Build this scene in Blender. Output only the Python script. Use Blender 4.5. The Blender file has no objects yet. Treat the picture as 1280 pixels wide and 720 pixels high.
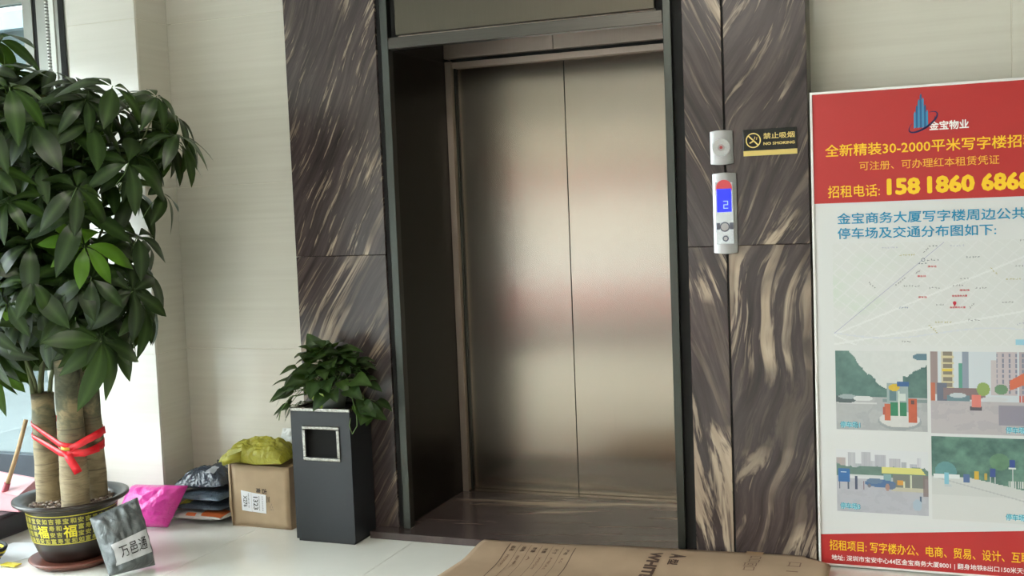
import bpy, math, random
import numpy as np
from mathutils import Vector, Matrix
R_ = random.Random(7)
C = bpy.context.scene.collection
PI = math.pi

# ---------------------------------------------------------------- camera
YAW, PITCH, ROLL, FPX = 0.36920636, 0.07166871, -0.03989916, 1386.3
cy, sy, cp, sp, cr, sr = math.cos(YAW), math.sin(YAW), math.cos(PITCH), math.sin(PITCH), math.cos(ROLL), math.sin(ROLL)
fwd = Vector((-sy*cp, cy*cp, -sp)); rgt = Vector((cy, sy, 0)); up_ = rgt.cross(fwd)
r2 = rgt*cr + up_*sr; u2 = up_*cr - rgt*sr
cam = bpy.data.objects.new('camera', bpy.data.cameras.new('camera')); C.objects.link(cam)
cam.data.sensor_width = 36; cam.data.lens = 36*FPX/1280; cam.data.clip_start = .05
M_ = Matrix((r2, u2, -fwd)).transposed().to_4x4(); M_.translation = Vector((0, -4.312, 1.42)); cam.matrix_world = M_
bpy.context.scene.camera = cam

# ---------------------------------------------------------------- light
sc = bpy.context.scene
sc.view_settings.view_transform = 'Standard'; sc.view_settings.look = 'None'; sc.view_settings.gamma = 1
sc.view_settings.exposure = 1.5
w = bpy.data.worlds.new('overcast_sky'); sc.world = w; w.use_nodes = True
bg = w.node_tree.nodes['Background']; bg.inputs[0].default_value = (.93, .965, 1, 1); bg.inputs[1].default_value = 5.8
def area(name, loc, rot, sx, sy_, power=0, color=(1, 1, 1), portal=False):
    l = bpy.data.lights.new(name, 'AREA'); l.shape = 'RECTANGLE'; l.size = sx; l.size_y = sy_; l.energy = power; l.color = color
    o = bpy.data.objects.new(name, l); C.objects.link(o); o.location = loc; o.rotation_euler = rot
    if portal: l.cycles.is_portal = True
    return o
for x, y in ((-1.6, -2.6), (-1.6, -5.6)):
    area('added_ceiling_lamp', (x, y, 3.08), (0, 0, 0), 1.2, .6, 16, (1, .93, .82))  # unseen lamps, added to lift the light inside the lobby

# ---------------------------------------------------------------- material helpers
def s2l(c):
    return tuple(((v/12.92) if v <= .04045 else ((v+.055)/1.055)**2.4) for v in [k/255 for k in c])
class NT:
    def __init__(s, name):
        s.m = bpy.data.materials.new(name); s.m.use_nodes = True; s.t = s.m.node_tree; s.N = s.t.nodes; s.L = s.t.links
        s.b = s.N['Principled BSDF']; s.out = s.N['Material Output']
    def n(s, typ, **kw):
        o = s.N.new(typ)
        for k, v in kw.items():
            if hasattr(o, k) and not k.startswith('i_'): setattr(o, k, v)
        return o
    def l(s, a, b): s.L.new(a, b)
    def tc(s, out='Object', scale=(1, 1, 1), loc=(0, 0, 0), rot=(0, 0, 0)):
        t = s.n('ShaderNodeTexCoord'); m = s.n('ShaderNodeMapping')
        m.inputs['Scale'].default_value = scale; m.inputs['Location'].default_value = loc; m.inputs['Rotation'].default_value = rot
        s.l(t.outputs[out], m.inputs[0]); return m.outputs[0]
    def noise(s, vec, scale=5, detail=4, rough=.5, dist=0):
        n = s.n('ShaderNodeTexNoise'); n.inputs['Scale'].default_value = scale; n.inputs['Detail'].default_value = detail
        n.inputs['Roughness'].default_value = rough; n.inputs['Distortion'].default_value = dist
        if vec is not None: s.l(vec, n.inputs['Vector'])
        return n.outputs['Fac']
    def ramp(s, fac, stops, interp='LINEAR'):
        r = s.n('ShaderNodeValToRGB'); r.color_ramp.interpolation = interp; e = r.color_ramp.elements
        while len(e) < len(stops): e.new(.5)
        for q, (p, c) in zip(e, stops):
            q.position = p; q.color = (*c, 1) if len(c) == 3 else c
        s.l(fac, r.inputs[0]); return r.outputs[0]
    def mix(s, fac, a, b, mode='MIX'):
        m = s.n('ShaderNodeMix'); m.data_type = 'RGBA'; m.blend_type = mode
        for i, v in ((0, fac), (6, a), (7, b)):
            if isinstance(v, (int, float)): m.inputs[i].default_value = v
            elif isinstance(v, tuple): m.inputs[i].default_value = (*v, 1)
            else: s.l(v, m.inputs[i])
        return m.outputs[2]
    def math(s, op, a, b=0.0, c=None):
        m = s.n('ShaderNodeMath'); m.operation = op
        for i, v in enumerate((a, b, c)):
            if v is None: continue
            if isinstance(v, (int, float)): m.inputs[i].default_value = v
            else: s.l(v, m.inputs[i])
        return m.outputs[0]
    def bump(s, h, strength=.2, dist=.01):
        b = s.n('ShaderNodeBump'); b.inputs['Strength'].default_value = strength; b.inputs['Distance'].default_value = dist
        s.l(h, b.inputs['Height']); s.l(b.outputs[0], s.b.inputs['Normal'])
    def rgb(s): return s.ramp
_mc = {}
def mat(name, col, rough=.5, metal=0, noise=.0, nscale=20, bump=0, bscale=60, **kw):
    if name in _mc: return _mc[name]
    t = NT(name); c = s2l(col); v = t.tc()
    if noise:
        f = t.noise(v, nscale, 4)
        t.l(t.ramp(f, [(.3, tuple(k*(1-noise) for k in c)), (.7, tuple(min(1, k*(1+noise)) for k in c))]), t.b.inputs['Base Color'])
    else: t.b.inputs['Base Color'].default_value = (*c, 1)
    t.b.inputs['Roughness'].default_value = rough; t.b.inputs['Metallic'].default_value = metal
    if bump: t.bump(t.noise(v, bscale, 4), bump, .01)
    for k, val in kw.items():
        t.b.inputs[k.replace('_', ' ')].default_value = val
    _mc[name] = t.m; return t.m
def marble(name, d_al, d_ac, S=9, A=1.3, seed=0, light=.5, warp=.25, base=1.0, turb=.12, fine_=.7):
    """d_al: direction along the veins, d_ac: across them (object space)"""
    t = NT(name); tc = t.n('ShaderNodeTexCoord').outputs['Object']
    def dot(v, d):
        q = t.n('ShaderNodeVectorMath'); q.operation = 'DOT_PRODUCT'; t.l(v, q.inputs[0]); q.inputs[1].default_value = d; return q.outputs['Value']
    wn = t.noise(t.tc(scale=(1, 1, 1), loc=(seed, seed*1.7, 0)), 1.1, 2, .5)
    al = dot(tc, d_al); ac = t.math('ADD', dot(tc, d_ac), t.math('MULTIPLY', t.math('SUBTRACT', wn, .5), warp))
    def vec(sa, sb, z):
        c = t.n('ShaderNodeCombineXYZ'); t.l(t.math('MULTIPLY', ac, sa), c.inputs[0]); t.l(t.math('MULTIPLY', al, sb), c.inputs[1]); c.inputs[2].default_value = z; return c.outputs[0]
    n1 = t.noise(vec(S*1.3, A*.45, seed), 1, 5, .6, turb)
    n2 = t.noise(vec(S*3.2, A*1.0, seed+5), 1, 6, .62, .25)
    n3 = t.noise(vec(S*.4, A*1.1, seed+9), 1, 3, .5, .3)
    bcol = t.ramp(n2, [(.25, tuple(base*k for k in (.020, .0145, .0155))), (.5, tuple(base*k for k in (.052, .038, .038))), (.75, tuple(base*k for k in (.105, .079, .074)))])
    cream = t.ramp(n2, [(.3, tuple(base*k for k in (.27, .20, .15))), (.7, tuple(base*k for k in (.54, .43, .32)))])
    f1 = t.ramp(n1, [(.605-light*.10, (0, 0, 0)), (.665-light*.10, (1, 1, 1))])
    gate = t.ramp(n3, [(.42, (.12,)*3), (.58, (1, 1, 1))])
    fine = t.ramp(t.noise(vec(S*6, A*1.6, seed+2), 1, 4, .6, .2), [(.58, (0, 0, 0)), (.64, (.9,)*3)])
    f = t.math('MULTIPLY', t.math('MAXIMUM', f1, t.math('MULTIPLY', fine, fine_)), gate)
    col = t.mix(t.math('MINIMUM', f, .92), bcol, cream)
    t.l(col, t.b.inputs['Base Color']); t.b.inputs['Roughness'].default_value = .22
    t.b.inputs['Specular IOR Level'].default_value = .5
    return t.m
def steel(name, col, rough=.32, along=(1, 1, .02), amount=.12, aniso=0.0, bstr=.02, rvar=.15):
    t = NT(name); n = t.noise(t.tc(scale=tuple(220*k for k in along)), 1, 3, .6); c = s2l(col)
    blot = t.noise(t.tc(), 1.6, 3)
    t.l(t.mix(t.math('MULTIPLY', blot, .35), t.ramp(n, [(.3, tuple(k*(1-amount) for k in c)), (.7, tuple(min(1, k*(1+amount)) for k in c))]), tuple(k*.8 for k in c)), t.b.inputs['Base Color'])
    t.b.inputs['Metallic'].default_value = 1
    t.b.inputs['Roughness'].default_value = rough
    if bstr: t.bump(n, bstr, .002)
    if aniso:
        t.b.inputs['Anisotropic'].default_value = aniso; cv = t.n('ShaderNodeCombineXYZ'); cv.inputs[0].default_value = 1; t.l(cv.outputs[0], t.b.inputs['Tangent'])
    return t.m
def tilemat(name, c1, c2, rough=.12, stri=(1.2, 1.2, 60), nz=.5):
    t = NT(name); n = t.noise(t.tc(scale=stri), 1, 5, .6, .15); n2 = t.noise(t.tc(), 1.3, 3)
    f = t.math('ADD', t.math('MULTIPLY', n, .7), t.math('MULTIPLY', n2, .3))
    t.l(t.ramp(f, [(.36, s2l(c1)), (.62, s2l(c2))]), t.b.inputs['Base Color'])
    t.b.inputs['Roughness'].default_value = rough; return t.m

# ---------------------------------------------------------------- mesh helpers
class MB:
    def __init__(s): s.v = []; s.f = []; s.mi = []; s.sm = []
    def add(s, vs, fs, mi=0, smooth=False):
        o = len(s.v); s.v += [tuple(v) for v in vs]; s.f += [tuple(i+o for i in f) for f in fs]; s.mi += [mi]*len(fs); s.sm += [smooth]*len(fs); return s
    def box(s, a, b, mi=0):
        x0, y0, z0 = a; x1, y1, z1 = b
        return s.add([(x0, y0, z0), (x1, y0, z0), (x1, y1, z0), (x0, y1, z0), (x0, y0, z1), (x1, y0, z1), (x1, y1, z1), (x0, y1, z1)],
              [(0, 3, 2, 1), (4, 5, 6, 7), (0, 1, 5, 4), (1, 2, 6, 5), (2, 3, 7, 6), (3, 0, 4, 7)], mi)
    def lathe(s, prof, c=(0, 0, 0), n=40, mi=0, smooth=True, close=False):
        vs = []; fs = []
        for r, z in prof:
            for k in range(n):
                a = 2*PI*k/n; vs.append((c[0]+r*math.cos(a), c[1]+r*math.sin(a), c[2]+z))
        for i in range(len(prof)-1):
            for k in range(n):
                k2 = (k+1) % n; fs.append((i*n+k, i*n+k2, (i+1)*n+k2, (i+1)*n+k))
        if prof[0][0] > 1e-4 and close: fs.append(tuple(reversed(range(n))))
        if prof[-1][0] > 1e-4 and close: fs.append(tuple(range((len(prof)-1)*n, len(prof)*n)))
        return s.add(vs, fs, mi, smooth)
    def tube(s, pts, rad, n=8, mi=0, cap=True, flat=1.0):
        pts = [Vector(p) for p in pts]; m = len(pts); vs = []; fs = []
        rads = rad if isinstance(rad, (list, tuple)) else [rad]*m
        ref = Vector((0, 0, 1)); d0 = (pts[1]-pts[0]).normalized()
        if abs(d0.z) > .9: ref = Vector((1, 0, 0))
        u = d0.cross(ref).normalized()
        for i, p in enumerate(pts):
            d = (pts[min(i+1, m-1)]-pts[max(i-1, 0)]).normalized(); u = (u-d*u.dot(d)).normalized(); v = d.cross(u)
            for k in range(n):
                a = 2*PI*k/n; vs.append(p+(u*math.cos(a)+v*math.sin(a)*flat)*rads[i])
        for i in range(m-1):
            for k in range(n):
                k2 = (k+1) % n; fs.append((i*n+k, i*n+k2, (i+1)*n+k2, (i+1)*n+k))
        if cap: fs.append(tuple(reversed(range(n)))); fs.append(tuple(range((m-1)*n, m*n)))
        return s.add(vs, fs, mi, True)
    def mesh(s, name, mats):
        me = bpy.data.meshes.new(name); me.from_pydata(s.v, [], s.f); me.polygons.foreach_set('material_index', s.mi)
        me.polygons.foreach_set('use_smooth', s.sm)
        for m in (mats if isinstance(mats, (list, tuple)) else [mats]): me.materials.append(m)
        me.update(); return me
    def build(s, name, mats, parent=None, loc=(0, 0, 0), bevel=0, seg=2):
        o = bpy.data.objects.new(name, s.mesh(name, mats)); C.objects.link(o); o.location = loc
        if parent: o.parent = parent
        if bevel:
            b = o.modifiers.new('bevel', 'BEVEL'); b.width = bevel; b.segments = seg; b.limit_method = 'ANGLE'; b.harden_normals = False
        return o
def tag(o, label, cat, group=None, kind=None):
    if label: o['label'] = label
    if cat: o['category'] = cat
    if group: o['group'] = group
    if kind: o['kind'] = kind
    return o
def empty(name, loc=(0, 0, 0), rz=0):
    o = bpy.data.objects.new(name, None); C.objects.link(o); o.location = loc; o.rotation_euler = (0, 0, rz); o.empty_display_size = .1; return o
def thing(name, label, cat, loc=(0, 0, 0), rz=0, group=None): return tag(empty(name, loc, rz), label, cat, group)
def struct(o): o['kind'] = 'structure'; return o
def box(name, a, b, m, parent=None, bevel=0): 
    c = [(a[i]+b[i])/2 for i in range(2)]+[a[2]]
    loc = c if parent is None or True else (0, 0, 0)
    return MB().box([a[i]-c[i] for i in range(3)], [b[i]-c[i] for i in range(3)]).build(name, m, parent, c, bevel)

_tc = {}
def text_geo(s, bold=0.0, depth=0.0):
    k = (s, bold, depth)
    if k in _tc: return _tc[k]
    cu = bpy.data.curves.new('lettering', 'FONT'); cu.body = s; cu.size = 1; cu.offset = bold; cu.extrude = depth; cu.resolution_u = 2
    o = bpy.data.objects.new('lettering', cu); me = bpy.data.meshes.new_from_object(o)
    vs = [tuple(v.co) for v in me.vertices]; fs = [tuple(p.vertices) for p in me.polygons]
    bpy.data.objects.remove(o); bpy.data.curves.remove(cu); bpy.data.meshes.remove(me)
    _tc[k] = (vs, fs); return _tc[k]
def text_rect(mb, s, rect, fn, bold=0.0, mi=0):
    """fit the text's bounding box in rect (u0,u1,v0,v1) and map (u,v) to 3D with fn"""
    vs, fs = text_geo(s)
    if not vs: return
    if bold:   # heavier strokes: the same outlines laid again a hair to each side
        base_ = vs; nb_ = len(vs); d = bold*1.0; vs = []; f2 = []
        for k, (dx, dy) in enumerate(((0, 0), (d, 0), (-d, 0), (0, d), (0, -d), (d*.7, d*.7), (-d*.7, -d*.7), (d*.7, -d*.7), (-d*.7, d*.7))):
            vs += [(v[0]+dx, v[1]+dy, 0) for v in base_]; f2 += [tuple(i+k*nb_ for i in f) for f in fs]
        fs = f2
    xs = [v[0] for v in vs]; ys = [v[1] for v in vs]; x0, x1, y0, y1 = min(xs), max(xs), min(ys), max(ys)
    u0, u1, v0, v1 = rect
    out = []; per = len(vs)//9 if bold else len(vs)+1; eu = (u1-u0)*.02; ev = (v1-v0)*.02
    for i, v in enumerate(vs):
        a, c_ = u0+(v[0]-x0)/(x1-x0)*(u1-u0), v0+(v[1]-y0)/(y1-y0)*(v1-v0); p = Vector(fn(a, c_)); k = i//per
        if k: p = p+(Vector(fn(a+eu, c_))-p).cross(Vector(fn(a, c_+ev))-p).normalized()*(.00004*k)
        out.append(p)
    mb.add(out, fs, mi)

# ---------------------------------------------------------------- print painting (vertex-colour grids for printed photographs)
def painted(name, x0, x1, z0, z1, nx, ny, img, m, parent, y, warp=None):
    """img: function(U,V)->HxWx3 sRGB 0..1, V upwards"""
    U, V = np.meshgrid((np.arange(nx)+.5)/nx, (np.arange(ny)+.5)/ny)
    col = np.clip(img(U, V), 0, 1); lin = np.where(col <= .04045, col/12.92, ((col+.055)/1.055)**2.4)
    gx, gz = np.meshgrid(np.linspace(0, 1, nx+1), np.linspace(0, 1, ny+1))
    zlow = (z0 + (warp or 0)*gx)
    P = np.stack([x0+(x1-x0)*gx, np.full_like(gx, y), zlow+(z1-zlow)*gz], -1).reshape(-1, 3)
    i = np.arange(nx*ny); r, c = i//nx, i % nx; a = r*(nx+1)+c
    F = np.stack([a, a+1, a+nx+2, a+nx+1], -1)
    me = bpy.data.meshes.new(name); me.from_pydata(P.tolist(), [], F.tolist())
    at = me.color_attributes.new('print', 'FLOAT_COLOR', 'CORNER')
    buf = np.ones((nx*ny, 4, 4), np.float32); buf[:, :, :3] = lin.reshape(-1, 1, 3); at.data.foreach_set('color', buf.ravel())
    me.materials.append(m); o = bpy.data.objects.new(name, me); C.objects.link(o)
    if parent: o.parent = parent
    return o
def vnoise(U, V, s, seed=0, oct=4):
    rs = np.random.RandomState(seed); out = 0; amp = 1; tot = 0
    for k in range(oct):
        n = int(s*2**k)+3; g = rs.rand(n, n); x = U*(n-2); y = V*(n-2); xi = x.astype(int); yi = y.astype(int); fx = x-xi; fy = y-yi
        fx = fx*fx*(3-2*fx); fy = fy*fy*(3-2*fy)
        out = out+amp*((g[yi, xi]*(1-fx)+g[yi, xi+1]*fx)*(1-fy)+(g[yi+1, xi]*(1-fx)+g[yi+1, xi+1]*fx)*fy); tot += amp; amp *= .55
    return out/tot
def put(img, mask, col, a=1.0):
    m = (mask*a)[..., None] if mask.dtype != bool else (mask.astype(float)*a)[..., None]
    return img*(1-m)+np.array(col)/255.*m
def rect(U, V, a, b, c, d): return (U >= a) & (U <= b) & (V >= c) & (V <= d)
def ell(U, V, cx, cy_, rx, ry): return ((U-cx)/rx)**2+((V-cy_)/ry)**2 < 1

# ================================================================ SHELL
grout = mat('grout', (216, 210, 196), .8)
beige = tilemat('beige_tile', (204, 199, 187), (212, 208, 196), .12, (1.0, 1.0, 34))
beige_lit = tilemat('lit_column_tile', (222, 219, 211), (228, 225, 218), .14, (1.0, 1.0, 34))  # column front paler than its side: daylight put into the tile colour
XC, YB, YF = -3.443, .14, -.086
wall = struct(box('wall_back', (-5.4, .15, 0), (3.0, .95, 3.1), grout))
wall = wall
# cut out for the elevator recess: the back wall is built as pieces around it
bpy.data.objects.remove(wall)
wall = struct(MB().box((-3.42, .1415, 0), (-2.27, .35, 3.1)).box((-2.27, .1415, 2.54), (-.9, .35, 3.1)).box((-.9, .1415, 0), (3.0, .35, 3.1)).box((-2.40, .3501, 0), (-2.233, 1.0, 3.1)).box((-2.2699, .055, 0), (-2.233, .3499, 2.53)).box((-.979, .3501, 0), (-.8, 1.0, 3.1)).box((-.979, .055, 0), (-.9001, .3499, 2.53)).box((-2.2329, .78, 0), (-.9791, 1.0, 3.1)).box((-2.2329, .055, 2.53), (-.9791, .7799, 2.539)).build('wall_back', grout))
def tile_y(x0, x1, z0, z1, y, m, parent, g=.0012, th=.012, name='tile'):
    return MB().box((x0+g, 0, z0+g), (x1-g, th, z1-g)).build(name, m, parent, (0, y, 0), .0012, 1)
JZ = [0, .003, .803, 1.583, 2.361, 3.1]
JZ = [.0, .803, 1.583, 2.361, 3.1]
for a, b in zip(JZ[:-1], JZ[1:]):
    tile_y(XC, -2.66, a, b, YB, beige, wall)
for a, b in ((.0, .78), (.78, 1.56), (1.56, 2.34), (2.34, 3.1)):
    for x0, x1 in ((-.50, .253), (.253, 1.45), (1.45, 2.65), (2.65, 3.0)):
        tile_y(x0, x1, a, b, YB, beige, wall)
# projecting column left of the alcove
col = struct(MB().box((-3.84, YF+.0015, 0), (XC-.0015, .5, 3.1)).build('wall_left_column', grout))
for a, b in zip(JZ[:-1], JZ[1:]):
    tile_y(-3.84, XC, a, b, YF, beige_lit, col)
    MB().box((-.012, YF+.013, a+.0012), (0, YB+.01, b-.0012)).build('tile', beige, col, (XC, 0, 0), .0012, 1)
# floor
floorm = tilemat('floor_tile', (226, 227, 222), (236, 237, 232), .07, (2, 2, 2))
fl = struct(MB().box((-5.6, -8.6, -.1), (3.1, .15, -.0015)).build('floor', mat('floor_grout', (150, 146, 136), .8)))
fx = [-5.35]+[-2.137+.8*k for k in range(-4, 7)]
for i in range(-5, 7):
    for j in range(0, 11):
        x0 = -2.137+.8*i; y1 = -.095-.8*j if j else .15; y0 = -.095-.8*(j+1) if j else -.095-.8
        if j == 0: y1 = .15
        MB().box((x0+.001, y0+.001, -.012), (x0+.799, y1-.001, 0)).build('tile', floorm, fl, (0, 0, 0), .0008, 1)
ceil = struct(MB().box((-5.6, -8.6, 3.1), (3.1, .6, 3.2)).build('ceiling', mat('ceiling_paint', (178, 176, 168), .9)))
struct(MB().box((3.0, -8.6, 0), (3.1, .2, 3.1)).build('wall_right', tilemat('right_wall_tile', (176, 168, 150), (196, 189, 172))))
plaster = mat('white_plaster', (214, 210, 200), .8)
struct(MB().box((-5.5, -8.5, 2.5), (-5.4, .5, 3.1)).box((-5.5, -.75, 0), (-5.4, .5, 2.5)).box((-5.5, -8.5, 0), (-5.4, -8.4, 2.5)).box((-5.5, -8.4, 0), (-5.4, -.75, .1)).build('wall_left', plaster))
fr_ = struct(MB().box((-5.5, -8.6, 2.6), (3.0, -8.5, 3.1)).box((-5.5, -8.6, 0), (-5.35, -8.5, 2.6)).box((-2.35, -8.6, 0), (3, -8.5, 2.6)).build('wall_front', plaster))
struct(MB().box((-5.5, YF+.02, 2.62), (-3.84, YF+.12, 3.1)).box((-5.5, YF+.02, 0), (-3.84, YF+.12, .12)).build('wall_left_upper', plaster))
# entrance behind the camera: glass doors with red banners
alu = steel('brushed_aluminium', (176, 178, 176), .4, (1, 1, .05), .05)
redpaint = mat('red_banner', (205, 45, 48), .6)
def glassmat(name, tint=(.93, .97, .96)):
    t = NT(name); t.N.remove(t.b); g = t.n('ShaderNodeBsdfGlossy'); g.inputs['Roughness'].default_value = .02
    tr = t.n('ShaderNodeBsdfTransparent'); tr.inputs[0].default_value = (*tint, 1); f = t.n('ShaderNodeFresnel'); f.inputs[0].default_value = 1.5
    mx = t.n('ShaderNodeMixShader'); ge = t.n('ShaderNodeNewGeometry'); t.l(t.math('MULTIPLY', f.outputs[0], t.math('SUBTRACT', 1.0, ge.outputs['Backfacing'])), mx.inputs[0]); t.l(tr.outputs[0], mx.inputs[1]); t.l(g.outputs[0], mx.inputs[2]); t.l(mx.outputs[0], t.out.inputs[0]); return t.m
glass = glassmat('window_glass')
def filmmat(name, col, tr_):
    t = NT(name); a = t.n('ShaderNodeBsdfTransparent'); a.inputs[0].default_value = (*s2l(tr_), 1); t.b.inputs['Base Color'].default_value = (*s2l(col), 1)
    mx = t.n('ShaderNodeMixShader'); mx.inputs[0].default_value = .35; t.l(a.outputs[0], mx.inputs[1]); t.l(t.b.outputs[0], mx.inputs[2]); t.l(mx.outputs[0], t.out.inputs[0]); return t.m
redfilm = filmmat('red_window_film', (210, 40, 44), (200, 70, 74))
en = struct(MB().box((-5.35, -8.56, 2.54), (-2.35, -8.5, 2.6)).box((-5.35, -8.56, 0), (-5.29, -8.5, 2.54)).box((-2.41, -8.56, 0), (-2.35, -8.5, 2.54)).box((-3.88, -8.56, 0), (-3.82, -8.5, 2.54)).build('door_2', alu))
for a, b in ((-5.29, -3.88), (-3.82, -2.41)):
    MB().box((a, -8.535, .0), (b, -8.525, 2.54)).build('pane', glass, en)
    MB().box((a+.02, -8.52, 1.62), (b-.02, -8.50, 1.92)).build('banner', redfilm, en)
    MB().box((a+.02, -8.52, .02), (b-.02, -8.50, .34)).build('lower_banner', redfilm, en)
# left glazing, outside the picture
wl = struct(MB().build('window_2', alu)) if False else struct(MB().box((-5.47, -8.4, .1), (-5.43, -.75, .16)).box((-5.47, -8.4, 2.44), (-5.43, -.75, 2.5)).build('window_2', alu))
for k in range(6):
    y = -8.4+k*1.52; MB().box((-5.47, y, .16), (-5.43, y+.05, 2.44)).build('mullion', alu, wl)
MB().box((-5.455, -8.4, .16), (-5.45, -.75, 2.44)).build('pane', glass, wl)
# ---- window left of the column (seen at the left edge)
YW = YF
wf = mat('grey_window_frame', (158, 160, 154), .45, .3, .04); blk = mat('black_gasket', (12, 13, 13), .8)
wht = mat('white_window_bead', (226, 228, 224), .4)
win = struct(MB().box((-3.882, YW, .12), (-3.849, YW+.06, 2.62)).build('window_1', wf))
def strip(name, x0, x1, z0, z1, m, y0=0.0, y1=.06): return MB().box((x0, YW+y0, z0), (x1, YW+y1, z1)).build(name, m, win)
strip('edge_bead', -3.8485, -3.8405, .0, 2.62, wht, .004, .03)
strip('black_joint', -3.882, -3.849, .0, 2.62, blk, -.006, -.0005)
strip('window_stile', -3.906, -3.8825, .12, 2.62, wf, -.002)
strip('white_bead', -3.934, -3.9065, .12, 2.62, wht, -.008)
strip('dark_joint', -3.951, -3.9345, .12, 2.62, mat('dark_joint', (44, 46, 58), .5), .01)
b = MB()
for k in range(160): b.box((-3.962, YW-.004, .14+k*.0155), (-3.9515, YW+.02, .14+k*.0155+.0085))
b.build('brush_seal', wht, win)['kind'] = 'stuff'
strip('window_stile', -4.017, -3.9625, .12, 2.62, wf, -.002)
strip('black_joint', -4.046, -4.0175, .12, 2.62, blk, .006)
strip('window_stile', -4.102, -4.0465, .12, 2.62, wf, .0)
strip('top_rail', -5.38, -4.1025, 2.50, 2.62, wf)
slate = mat('slate_rail', (62, 70, 82), .35, 0, .15, 8)
strip('bottom_rail', -5.38, -4.1025, .12, .285, slate)
strip('sill', -5.38, -3.885, .0, .119, slate, -.03, .1)
strip('pane', -5.38, -4.1025, .285, 2.50, glassmat('tinted_glass', (.50, .56, .57)), .025, .031)
# outside
pave = mat('pavement', (128, 130, 128), .8, 0, .1, 3)
struct(MB().box((-40, -45, -.25), (25, 40, -.12)).build('ground', pave))
ow = tag(empty('neighbouring_building', (-9, 4.2, -.12)), 'pale grey-green building wall seen through the glass left of the tree', 'building')
bm_ = mat('pale_render_wall', (112, 120, 118), .8, 0, .06, 1.5)
MB().box((-9, 0, 0), (6, 3, 3.45)).build('wall', bm_, ow)
MB().box((-9, -.12, 3.45), (6, 3, 3.62)).build('ledge', mat('white_ledge', (170, 180, 184), .6, 0, .15, 6), ow)
for k in range(7): MB().box((-8.4+2*k, -.03, .9), (-7.2+2*k, -.0, 2.5)).build('window', mat('grey_shop_window', (100, 112, 112), .3), ow)

ob = tag(empty('street_building', (-2, -28, -.12)), 'building across the street behind the viewer', 'building')
MB().box((-22, -3, 2.6), (22, 0, 12)).build('upper_wall', mat('olive_facade', (118, 112, 98), .8, 0, .1, .6), ob)
MB().box((-22, -3, 0), (22, -.3, 2.6)).build('shop_front', mat('pale_shop_front', (150, 144, 136), .8, 0, .1, .6), ob)
mt_ = tag(MB().box((-5.3, -7.6, 0), (-1.7, -4.7, .010)).build('added_mat', mat('dark_mat', (46, 46, 48), .95)), 'dark grey mat added behind the viewer for the door reflection', 'mat')  # unseen mat, added to darken the floor mirrored in the doors
# ================================================================ ELEVATOR SURROUND
z = lambda th: (math.cos(math.radians(th)), 0, math.sin(math.radians(th)))
def mar(name, th, **k):
    a = z(th); return marble(name, a, (a[2], 0, -a[0]), **k)
def slab(x0, x1, z0, z1, y0, y1, m, parent, bev=.0015):
    return MB().box((0, 0, 0), (x1-x0, y1-y0, z1-z0)).build('marble_slab', m, parent, (x0, y0, z0), bev, 1)
t1 = struct(empty('trim_1'))
slab(-2.705, -2.252, 1.241, 3.1, 0, .149, mar('marble_left_upper', 63, S=12, A=3.0, seed=2.2, light=.0, warp=.22, turb=.6), t1)
slab(-2.705, -2.252, 0, 1.2395, 0, .149, mar('marble_left_lower', 56, S=10, A=1.8, seed=7.4, light=.8, warp=.2, turb=.7), t1)
t2 = struct(empty('trim_2'))
slab(-.921, -.771, 1.241, 3.1, 0, .149, mar('marble_narrow_upper', 117, S=11, A=1.6, seed=4.1, light=.7, warp=.18, turb=.6), t2)
slab(-.921, -.771, 0, 1.2395, 0, .149, mar('marble_narrow_lower', 104, S=8, A=2.2, seed=11.3, light=.9, warp=.3, turb=1.0), t2)
slab(-.763, -.455, 1.243, 3.1, 0, .149, mar('marble_wide_upper', 60, S=9.5, A=2.4, seed=15.7, light=.45, warp=.38, turb=1.2), t2)
slab(-.763, -.455, 0, 1.2415, 0, .149, mar('marble_wide_lower', 78, S=7.5, A=2.2, seed=21.2, light=.85, warp=.5, turb=1.6), t2)
MB().box((-.772, .006, 0), (-.762, .14, 3.1)).build('black_joint', blk, t2)
# raised marble threshold in front of and inside the recess
fm = marble('marble_threshold', (.985, .17, 0), (.17, -.985, 0), S=3.5, A=.8, seed=33, light=.35, warp=.2, base=1.3, fine_=.25)
t3 = struct(MB().box((-2.348, -.092, 0), (-.925, .72, .030)).box((-.925, -.092, 0), (-.47, -.003, .030)).build('trim_3', fm, None, (0, 0, 0), .003, 2))
# ---- elevator
st_door = steel('brushed_door_steel', (168, 158, 148), .21, (1, 1, .012), .03, aniso=.8, rvar=0, bstr=0)
st_dark = steel('dark_reveal_steel', (27, 27, 25), .3, (1, 1, .02), .06, bstr=0)
st_frame = steel('frame_steel', (76, 79, 76), .35, (1, 1, .03), .05, bstr=0)
st_beam = steel('beam_steel', (84, 82, 78), .3, (.02, 1, 1), .1, bstr=0)
st_jamb = steel('jamb_steel', (170, 158, 146), .22, (1, 1, .02), .05, bstr=0)
st_panel = steel('transom_steel', (84, 80, 71), .42, (1, 1, .03), .04, bstr=0)
el = struct(tag(empty('door_1', (-1.6, 0, .03)), 'closed brushed steel two-panel elevator door set deep in a dark metal frame', 'elevator door'))
def ep(name, a, b, m, bevel=.001):
    return MB().box([a[i]-(-1.6, 0, .03)[i] for i in range(3)], [b[i]-(-1.6, 0, .03)[i] for i in range(3)]).build(name, m, el, (0, 0, 0), bevel, 1)
DY = .698
ep('door_panel', (-2.182, DY, .036), (-1.6365, DY+.03, 2.104), st_door)
ep('door_panel', (-1.6335, DY, .036), (-1.05, DY+.03, 2.104), st_door)
ep('door_panel_edge', (-1.64, DY+.006, .036), (-1.63, DY+.028, 2.104), blk, 0)
ep('door_shadow_gap', (-2.2, DY+.031, .03), (-.95, DY+.06, 2.2), blk, 0)
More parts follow.
